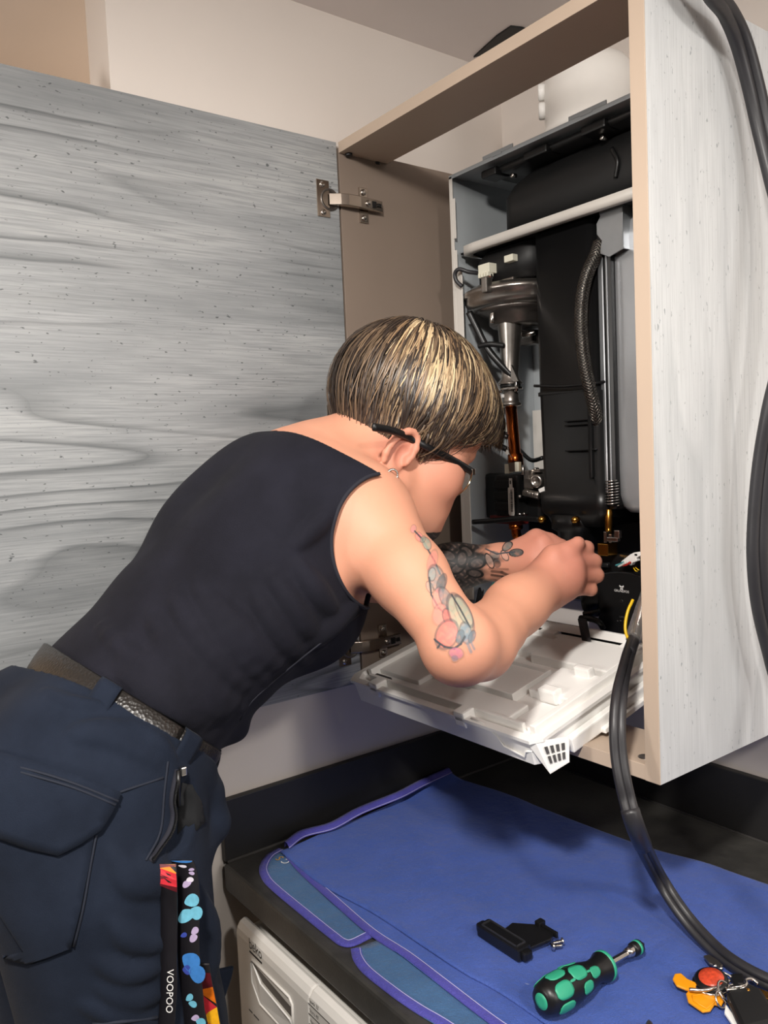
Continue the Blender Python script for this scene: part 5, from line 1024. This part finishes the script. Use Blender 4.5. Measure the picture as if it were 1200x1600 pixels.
def smooth_noise(x, y): return .5 * math.sin(x * 17 + 1.3 * math.sin(y * 23 + .4)) + .3 * math.sin(y * 31 + 1.7 * math.sin(x * 19 + 1)) + .2 * math.sin(x * 47 + y * 39)
fe = [Vector(p) for p in ((0.0362,-0.5312,0.906), (0.1454,-0.5355,0.906), (0.2457,-0.5229,0.906), (0.3382,-0.519,0.906), (0.4038,-0.5161,0.906), (0.4678,-0.5089,0.906), (.60, -.510, .906), (.80, -.515, .906))]
be = [Vector(p) for p in ((-0.0148,-0.17,0.916), (0.1076,-0.153,0.906), (0.2009,-0.15,0.906), (0.3552,-0.1387,0.906), (0.4396,-0.1167,0.906), (0.4864,-0.1121,0.908), (.60, -.10, .906), (.80, -.09, .906))]
fe[0].x = max(fe[0].x, .012); be[0].x = .006
fs = spline(fe, 8); bs = spline(be, 8); rows = []
for i in range(len(fs)):
    r_ = []; a_, b_ = fs[i], bs[i]; u = i / (len(fs) - 1)
    r_ += [(a_.x, a_.y + .002, ZM + .003), (a_.x, a_.y - .0025, ZM + .0055), (a_.x, a_.y, ZM + .0085)]
    for k in range(1, 46):
        s_ = k / 46; p = a_.lerp(b_, s_); bow = .03 * math.sin(PI * s_) * (1 - u) ** 3
        px_ = max(.004 + .002 * math.sin(s_ * 20), p.x - bow * 0); w_ = (.0026 * smooth_noise(p.x, p.y) + .0009 * smooth_noise(p.x * 2.7 + 1, p.y * 2.9)) * math.sin(PI * min(1, s_ * 1.02)); z = ZM + .0072 - .001 * s_ + w_
        z += .012 * math.exp(-(px_ / .016) ** 2) * sst(0, .3, s_)
        z += .0025 * math.exp(-((p.x * .8 + p.y + .02 - .03 * math.sin(p.y * 12)) / .012) ** 2) + .0022 * math.exp(-((p.x * .45 + p.y + .30) / .010) ** 2)
        r_.append((px_, p.y, z))
    r_ += [(b_.x, b_.y, ZM + .0055), (b_.x, b_.y - .002, ZM + .003)]
    rows.append(r_)
ts = build(MB().grid(rows), 'top_layer', M['mat'], mat, sub=1)
def flat_poly(pts, z, th, name, m, parent, bow=.0006):
    P_ = [Vector((p[0], p[1], z)) for p in pts]; b = bmesh.new(); f = b.faces.new([b.verts.new(p) for p in P_]); bmesh.ops.triangulate(b, faces=[f])
    for _ in range(4):
        lg_ = [e for e in b.edges if e.calc_length() > .02]
        if lg_: bmesh.ops.subdivide_edges(b, edges=lg_, cuts=1); bmesh.ops.triangulate(b, faces=[x for x in b.faces if len(x.verts) > 3])
    for v_ in b.verts: v_.co.z += bow * smooth_noise(v_.co.x * 1.6, v_.co.y * 1.6)
    b.verts.index_update(); mb = MB().add([v_.co.copy() for v_ in b.verts], [[v_.index for v_ in x.verts] for x in b.faces], True); b.free(); return build(mb, name, m, parent, solid=th)
def edging(pts, z, w_, side, parent, name='binding', thread=True):
    c = spline([Vector((p[0], p[1], z)) for p in pts], 8); rows_ = []; th = []
    for i in range(len(c)):
        d = (c[min(i + 1, len(c) - 1)] - c[max(i - 1, 0)]).normalized(); n_ = Vector((-d.y, d.x, 0)) * side; wob = .0004 * math.sin(i * 1.7)
        rows_.append([c[i] + Vector((0, 0, -.0008)), c[i] + Vector((0, 0, .0012)), c[i] + n_ * w_ * .5 + Vector((0, 0, .0016 + wob)), c[i] + n_ * w_ + Vector((0, 0, .0010))]); th.append(c[i] + n_ * w_ * .86 + Vector((0, 0, .0017)))
    o_ = build(MB().grid(rows_), name, M['bind'], parent)
    if thread: build(MB().tube(th, .0005, 5), 'stitching', M['thread'], o_)
    return o_
# second layer with its binding, and the two lower flaps
l2 = [(0.0494,-0.5326,0.904), (0.1052,-0.5408,0.904), (0.1917,-0.5468,0.904), (0.2762,-0.5517,0.904), (0.339,-0.5476,0.904), (0.4005,-0.5479,0.904), (0.4768,-0.5485,0.904), (0.5352,-0.5448,0.904), (.66, -.548, .904), (.80, -.55, .904)]
flat_poly([(fs[0].x, fs[0].y + .02)] + [p[:2] for p in l2] + [(fs[-1].x, fs[-1].y + .02)] + [(p.x, p.y + .02) for p in fs[::-6]], .9038, .0012, 'middle_layer', M['mat'], mat)
edging(l2, .9042, .011, 1, mat)
f1 = [(0.0168,-0.5267,0.902), (0.0241,-0.5496,0.902), (0.0483,-0.5737,0.902), (0.0767,-0.585,0.902), (0.1099,-0.5887,0.902), (0.1917,-0.5892,0.902), (0.2464,-0.5889,0.902), (0.2709,-0.5872,0.902), (0.2816,-0.5766,0.902), (0.2821,-0.5515,0.902)]
flat_poly([p[:2] for p in f1] + [(.30, -.49), (.05, -.50)], .9016, .0012, 'lower_flap', M['mat2'], mat); edging(f1, .9020, .012, 1, mat)
f2 = [(0.2939,-0.5322,0.902), (0.2888,-0.5609,0.902), (0.2857,-0.583,0.902), (0.3032,-0.5915,0.902), (0.3299,-0.5964,0.902), (0.3789,-0.5953,0.902), (0.4149,-0.5919,0.902), (0.4481,-0.5865,0.902), (0.5059,-0.5818,0.902)]
flat_poly([p[:2] for p in f2] + [(.62, -.5), (.33, -.5)], .9016, .0012, 'lower_flap', M['mat2'], mat); edging(f2[2:], .9020, .012, 1, mat)
# violet edging along the back-left edge of the top layer
le = [(0.0283,-0.521,0.912), (0.0165,-0.487,0.914), (0.028,-0.4436,0.916), (0.0213,-0.386,0.92), (0.0242,-0.3127,0.924), (0.0133,-0.2574,0.924), (-0.0112,-0.1874,0.924)]
leb = [Vector((max(.004, p[0]), p[1], p[2])) for p in le]; rows = [[p + Vector((-.0015, 0, -.006)), p + Vector((-.0005, 0, .003)), p + Vector((.006, .0, .003)), p + Vector((.013, .0, -.003))] for p in spline(leb, 6)]
eo_ = build(MB().grid(rows), 'binding', M['bind'], mat); build(MB().tube([r_[3] + Vector((-.001, 0, .0012)) for r_ in rows], .0005, 5), 'stitching', M['thread'], eo_)
lf = [o_ for o_ in mat.children if o_.name.startswith('lower_flap')][0]
cA, cB = Vector((0.0607,-0.5319,0.9025)), Vector((0.038,-0.5355,0.9025)); rr_ = (cB - cA).normalized(); uu_ = Vector((0, 0, 1)).cross(rr_)
text('C', cA + rr_ * -.004, rr_, uu_, .017, M['print_white'], 'lettering', lf, .0008); text('S', cA + rr_ * .012, rr_, uu_, .017, plain('gold_print', '#b98d3a', .5), 'lettering', lf, .0008)
# ================================================================== things on the mat
ZT_ = .9095
M['gloss'] = plain('glossy_black_plastic', '#2c2c2f', .2)
# black terminal cover
o0 = Vector((0.4021,-0.4542,0.912)); ax_ = (Vector((0.4219,-0.4395,0.905)) - Vector((0.3555,-0.4393,0.905))); ax_.z = 0; ax_.normalize(); ay_ = Vector((-ax_.y, ax_.x, 0))
tc = empty('terminal_cover', (o0.x, o0.y, ZT_), 'black plastic terminal cover lying on the blue mat beside two screws', 'cover')
RM3 = Matrix((ax_, ay_, Vector((0, 0, 1)))).transposed()
def tbx(mb, x0, x1, y0, y1, z0, z1, ch=.001):
    k = MB(); k.box((-(x1 - x0) / 2, -(y1 - y0) / 2, -(z1 - z0) / 2), ((x1 - x0) / 2, (y1 - y0) / 2, (z1 - z0) / 2), ch); c = Vector((o0.x, o0.y, 0)) + ax_ * (x0 + x1) / 2 + ay_ * (y0 + y1) / 2 + Vector((0, 0, ZT_ + (z0 + z1) / 2)); return mb.add([RM3 @ Vector(p) + c for p in k.v], k.f)
tbm = MB(); tbx(tbm, -.033, .033, -.010, .009, 0, .014, .002); build(tbm, 'cover_body', M['black'], tc)
for s_ in (-1, 1): tbm = MB(); tbx(tbm, s_ * .034 - .005, s_ * .034 + .005, -.006, .006, .001, .011, .003); build(tbm, 'end_lug', M['black'], tc)
for x0, x1, y0, y1 in ((-.028, .028, -.008, -.0065), (-.028, .028, .0055, .007), (-.028, -.0265, -.008, .007), (.0265, .028, -.008, .007)): tbm = MB(); tbx(tbm, x0, x1, y0, y1, .013, .0158, .0004); build(tbm, 'window_rim', M['gloss'], tc)
pl = [(-.012, .009), (.030, .009), (.034, .040), (.028, .052), (.008, .056), (.004, .048), (-.016, .030)]
tbm = MB().prism([Vector((o0.x, o0.y, ZT_ + .004)) + ax_ * x + ay_ * y for x, y in pl], (0, 0, .004)); build(tbm, 'cover_flap', M['black'], tc, bevel=.0008)
tbm = MB(); tbx(tbm, .004, .012, .046, .056, .004, .013, .001); tbx(tbm, .012, .034, .049, .0525, .004, .0105, .001); build(tbm, 'flap_lip', M['black'], tc)
# two screws
def screw(p, d, nm, lab):
    p = Vector(p); d = Vector(d).normalized(); o_ = build(MB().lathe(p, d, [(0, .0022), (.0005, .0036), (.0016, .0040), (.0024, .0038), (.0025, .0019), (.012, .0019), (.0135, .0008)], 14), nm, M['steel'], org=p); tag(o_, lab, 'screw', 'loose screws')
    th = []
    for i in range(60): q = i * .75; b_ = d.orthogonal().normalized(); e_ = d.cross(b_); th.append(p + d * (.003 + .009 * i / 59) + .0020 * (math.cos(q) * b_ + math.sin(q) * e_))
    build(MB().tube(th, .00035, 4), 'screw_thread', M['steel'], o_)
screw((0.4424,-0.4202,0.9135), (Vector((0.4479,-0.4054,0.9115)) - Vector((0.4424,-0.4202,0.9135))), 'machine_screw', 'silver screw on the blue mat with its head toward the black cover')
screw((0.4441,-0.4019,0.9135), (Vector((0.4372,-0.4123,0.9115)) - Vector((0.4441,-0.4019,0.9135))), 'machine_screw', 'silver screw on the blue mat with its head away from the black cover')
# screwdriver
sa, sb = Vector((0.5129,-0.5139,0.9305)), Vector((0.5111,-0.3523,0.9205)); sd_ = (sb - sa).normalized(); SL_ = (sb - sa).length
drv = empty('screwdriver', (sa.x, sa.y, ZT_), 'stubby black and green screwdriver lying on the blue mat', 'screwdriver')
HL = SL_ * .61
prof = [(0, .0085), (.0012, .0125), (.006, .0152), (.018, .0172), (HL * .42, .0176), (HL * .62, .0150), (HL * .76, .0118), (HL * .86, .0120), (HL * .94, .0150), (HL * .985, .0146), (HL, .010)]
build(MB().lathe(sa, sd_, prof, 28), 'handle', M['black'], drv)
def hrad(t): return float(np.interp(t, [p[0] for p in prof], [p[1] for p in prof]))
e1_ = sd_.cross(Vector((0, 0, 1))).normalized(); e2_ = e1_.cross(sd_)
def gpatch(t0, t1, a0, a1, nm='green_grip'):
    rows_ = []
    for i in range(9):
        t_ = t0 + (t1 - t0) * i / 8; e = 1 - abs(i / 4 - 1) ** 4 * .55; rows_.append([sa + sd_ * t_ + (hrad(t_) + .0006) * (math.cos(q) * e1_ + math.sin(q) * e2_) for q in np.linspace((a0 + a1) / 2 - (a1 - a0) / 2 * e, (a0 + a1) / 2 + (a1 - a0) / 2 * e, 7)])
    return build(MB().grid(rows_), nm, M['green_grip'], drv, solid=.0006)
M['green_grip'] = plain('green_rubber', '#2f9d7a', .45)
for t0, t1, c_, w_ in ((.08, .30, 40, 26), (.12, .34, 100, 24), (.05, .26, 152, 22), (.36, .58, 68, 26), (.40, .60, 130, 24), (.62, .78, 42, 22), (.44, .6, 10, 20), (.1, .3, -20, 24), (.1, .3, 215, 26), (.4, .6, 190, 24)): gpatch(HL * t0, HL * t1, math.radians(c_ - w_), math.radians(c_ + w_))
for t0, t1, a_ in ((.30, .37, 52), (.34, .41, 114), (.57, .63, 54)): gpatch(HL * t0, HL * t1, math.radians(a_ - 4), math.radians(a_ + 4), 'grip_link')
build(MB().lathe(sa, -sd_, [(-.0015, .0085), (.0006, .0075), (.0008, .004)], 20), 'end_cap', M['green_grip'], drv)
build(MB().lathe(sa + sd_ * HL * .955, sd_, [(0, .0151), (.004, .0151), (.0045, .0145)], 28), 'collar', M['green_grip'], drv)
pts6 = [(math.cos(k * PI / 3), math.sin(k * PI / 3)) for k in range(6)]
shf = MB().prism([sa + sd_ * HL * .98 + .0035 * (c * e1_ + s_ * e2_) for c, s_ in pts6], sd_ * (SL_ * .90 - HL * .98)); build(shf, 'shaft', M['steel'], drv, bevel=.0004)
build(MB().lathe(sa + sd_ * SL_ * .83, sd_, [(0, .0045), (.006, .0052), (.008, .0056), (.010, .0056)], 20), 'bit_holder', M['steel'], drv)
build(MB().lathe(sa + sd_ * (SL_ * .83 + .010), sd_, [(0, .0062), (.0015, .0072), (.012, .0074), (.014, .006)], 22), 'holder_sleeve', M['black'], drv)
build(MB().lathe(sa + sd_ * (SL_ * .83 + .0165), sd_, [(0, .0076), (.0035, .0076)], 22), 'holder_ring', M['green_grip'], drv)
build(MB().lathe(sa + sd_ * (SL_ * .83 + .024), sd_, [(0, .0035), (.003, .003), (.006, .0016)], 12), 'bit', M['black'], drv)
# key bunch
kb = empty('key_bunch', (0.5961,-0.3481,0.9095), 'bunch of keys with orange tag and black fob beside the hose', 'keys')
zk = ZT_ + .001
def slab(pts, th, name, m, bevel=.001, lift=0): return build(MB().prism(pts, (0, 0, th)), name, m, kb, bevel=bevel)
M['orange'] = plain('orange_plastic', '#e8970f', .4); M['redfob'] = plain('red_enamel', '#c2452a', .3, var=.3, scale=300)
og = slab([(0.5809,-0.3781,0.911), (0.579,-0.3684,0.911), (0.587,-0.3561,0.911), (0.6021,-0.3488,0.911), (0.6098,-0.3574,0.911), (0.6128,-0.3682,0.911), (0.6073,-0.3703,0.911), (0.6096,-0.3818,0.911), (0.6058,-0.389,0.911), (0.5885,-0.3867,0.911)], .003, 'orange_tag', M['orange'], .0012)
slab([(0.5619,-0.3722,0.914), (0.5585,-0.3637,0.914), (0.5621,-0.3579,0.914), (0.5715,-0.361,0.914), (0.582,-0.3595,0.914), (0.5856,-0.3719,0.914), (0.5796,-0.3759,0.914), (0.5701,-0.378,0.914)], .003, 'orange_key_head', M['orange'], .0012)
build(MB().tube([(0.5878,-0.3777,0.9145), (0.593,-0.3658,0.9145), (0.6034,-0.3624,0.9145), (0.6066,-0.3702,0.9145), (0.6069,-0.384,0.9145), (0.5929,-0.3835,0.9145)], .0007, 6, closed=True), 'tag_ridge', M['orange'], og)
eng = text('25', (0.5955,-0.3811,0.9142), (Vector((0.5898,-0.3494,0.9)) - Vector((0.5842,-0.3634,0.9))), Vector((0, 1, 0)), .009, plain('dark_orange_print', '#b06c0a', .5), 'lettering', og, .0004) if False else None
c_ = Vector((0.5902,-0.3474,0.919)); build(MB().lathe(c_ + Vector((0, 0, -.003)), (0, -.2, 1), [(0, .013), (.002, .0165), (.004, .0165), (.006, .014), (.0065, .010)], 28), 'round_fob', M['black'], kb)
build(MB().lathe(c_ + Vector((0, -.0005, .0028)), (0, -.2, 1), [(0, .0125), (.0012, .0120), (.0018, .006)], 24), 'fob_face', M['redfob'], kb)
build(MB().tube([c_ + Vector((.0165 * math.cos(q), .0165 * math.sin(q) - .002, -.004)) for q in np.linspace(0, 2 * PI, 25)[:-1]], .0016, 8, closed=True), 'fob_rim', M['steel'], kb)
slab([(0.561,-0.315,0.914), (0.5637,-0.3085,0.914), (0.5751,-0.3103,0.914), (0.5831,-0.3141,0.914), (0.5828,-0.3209,0.914), (0.5714,-0.3212,0.914)], .003, 'dark_key', M['alu_dark'], .0008)
for p in ((0.58,-0.3245,0.919), (0.5861,-0.3239,0.919)): build(MB().lathe(p, (0, 0, 1), [(-.001, .0024), (.001, .0022), (.0016, .001)], 10), 'key_rivet', M['steel'], kb)
def kring(p, r, tilt, m=M['steel'], w_=.0012):
    p = Vector(p); n_ = Vector((math.sin(tilt), .3 * math.cos(tilt), abs(math.cos(tilt)) + .25)).normalized(); a_ = n_.orthogonal().normalized(); b_ = n_.cross(a_); build(MB().tube([p + r * (math.cos(q) * a_ + math.sin(q) * b_) for q in np.linspace(0, 2 * PI, 29)[:-1]], w_, 8, closed=True), 'split_ring', m, kb)
kring((0.6023,-0.3372,0.918), .012, .5); kring((0.6084,-0.3525,0.918), .010, 1.0); kring((0.6105,-0.3653,0.917), .007, 1.2, w_=.001); kring((0.6113,-0.3387,0.92), .009, -.6)
build(MB().tube(spline([(0.5841,-0.3773,0.919), (0.5948,-0.3685,0.92), (0.6017,-0.3514,0.92), (0.6023,-0.3349,0.919)]), .0018, 8), 'key_blade', M['steel'], kb)
build(MB().tube(spline([(0.6089,-0.352,0.92), (0.6181,-0.3412,0.922), (0.6191,-0.3334,0.923), (0.6156,-0.3284,0.923), (0.6167,-0.3195,0.921), (0.622,-0.3171,0.918)]), .0019, 8), 'snap_hook', M['steel'], kb)
slab([(0.5957,-0.3236,0.912), (0.6029,-0.312,0.912), (0.6157,-0.3276,0.912), (0.6105,-0.3398,0.912)], .006, 'black_key_head', M['black'], .0015)
slab([(0.6119,-0.3586,0.912), (0.6153,-0.3281,0.912), (0.6313,-0.3271,0.912), (0.6659,-0.3551,0.912), (0.6491,-0.3943,0.912)], .011, 'black_fob', M['black_matt'], .004)
slab([(0.6146,-0.3632,0.911), (0.6201,-0.3749,0.911), (0.639,-0.3875,0.911), (0.6435,-0.3822,0.911)], .003, 'white_tag', M['white_plastic'], .0006)
slab([(0.6225,-0.3181,0.912), (0.6358,-0.316,0.912), (0.6414,-0.3267,0.912), (0.6297,-0.329,0.912)], .003, 'brass_key', M['brass'], .0008)
build(MB().cyl((0.6234,-0.3401,0.921), (0.625,-0.3382,0.921), .003, 10), 'brass_bead', M['brass'], kb)
# pointed tool tip at the bottom edge
pa_, pb_2 = Vector((0.5811,-0.4397,0.914)), Vector((0.6055,-0.4688,0.914)); pt = build(MB().lathe(pa_, pb_2 - pa_, [(0, .0012), (.004, .0032), (.010, .0042), (.05, .0042)], 14), 'pointed_tool', M['alu_dark'], org=pa_); tag(pt, 'grey pointed tool tip entering the blue mat at the bottom edge', 'tool')
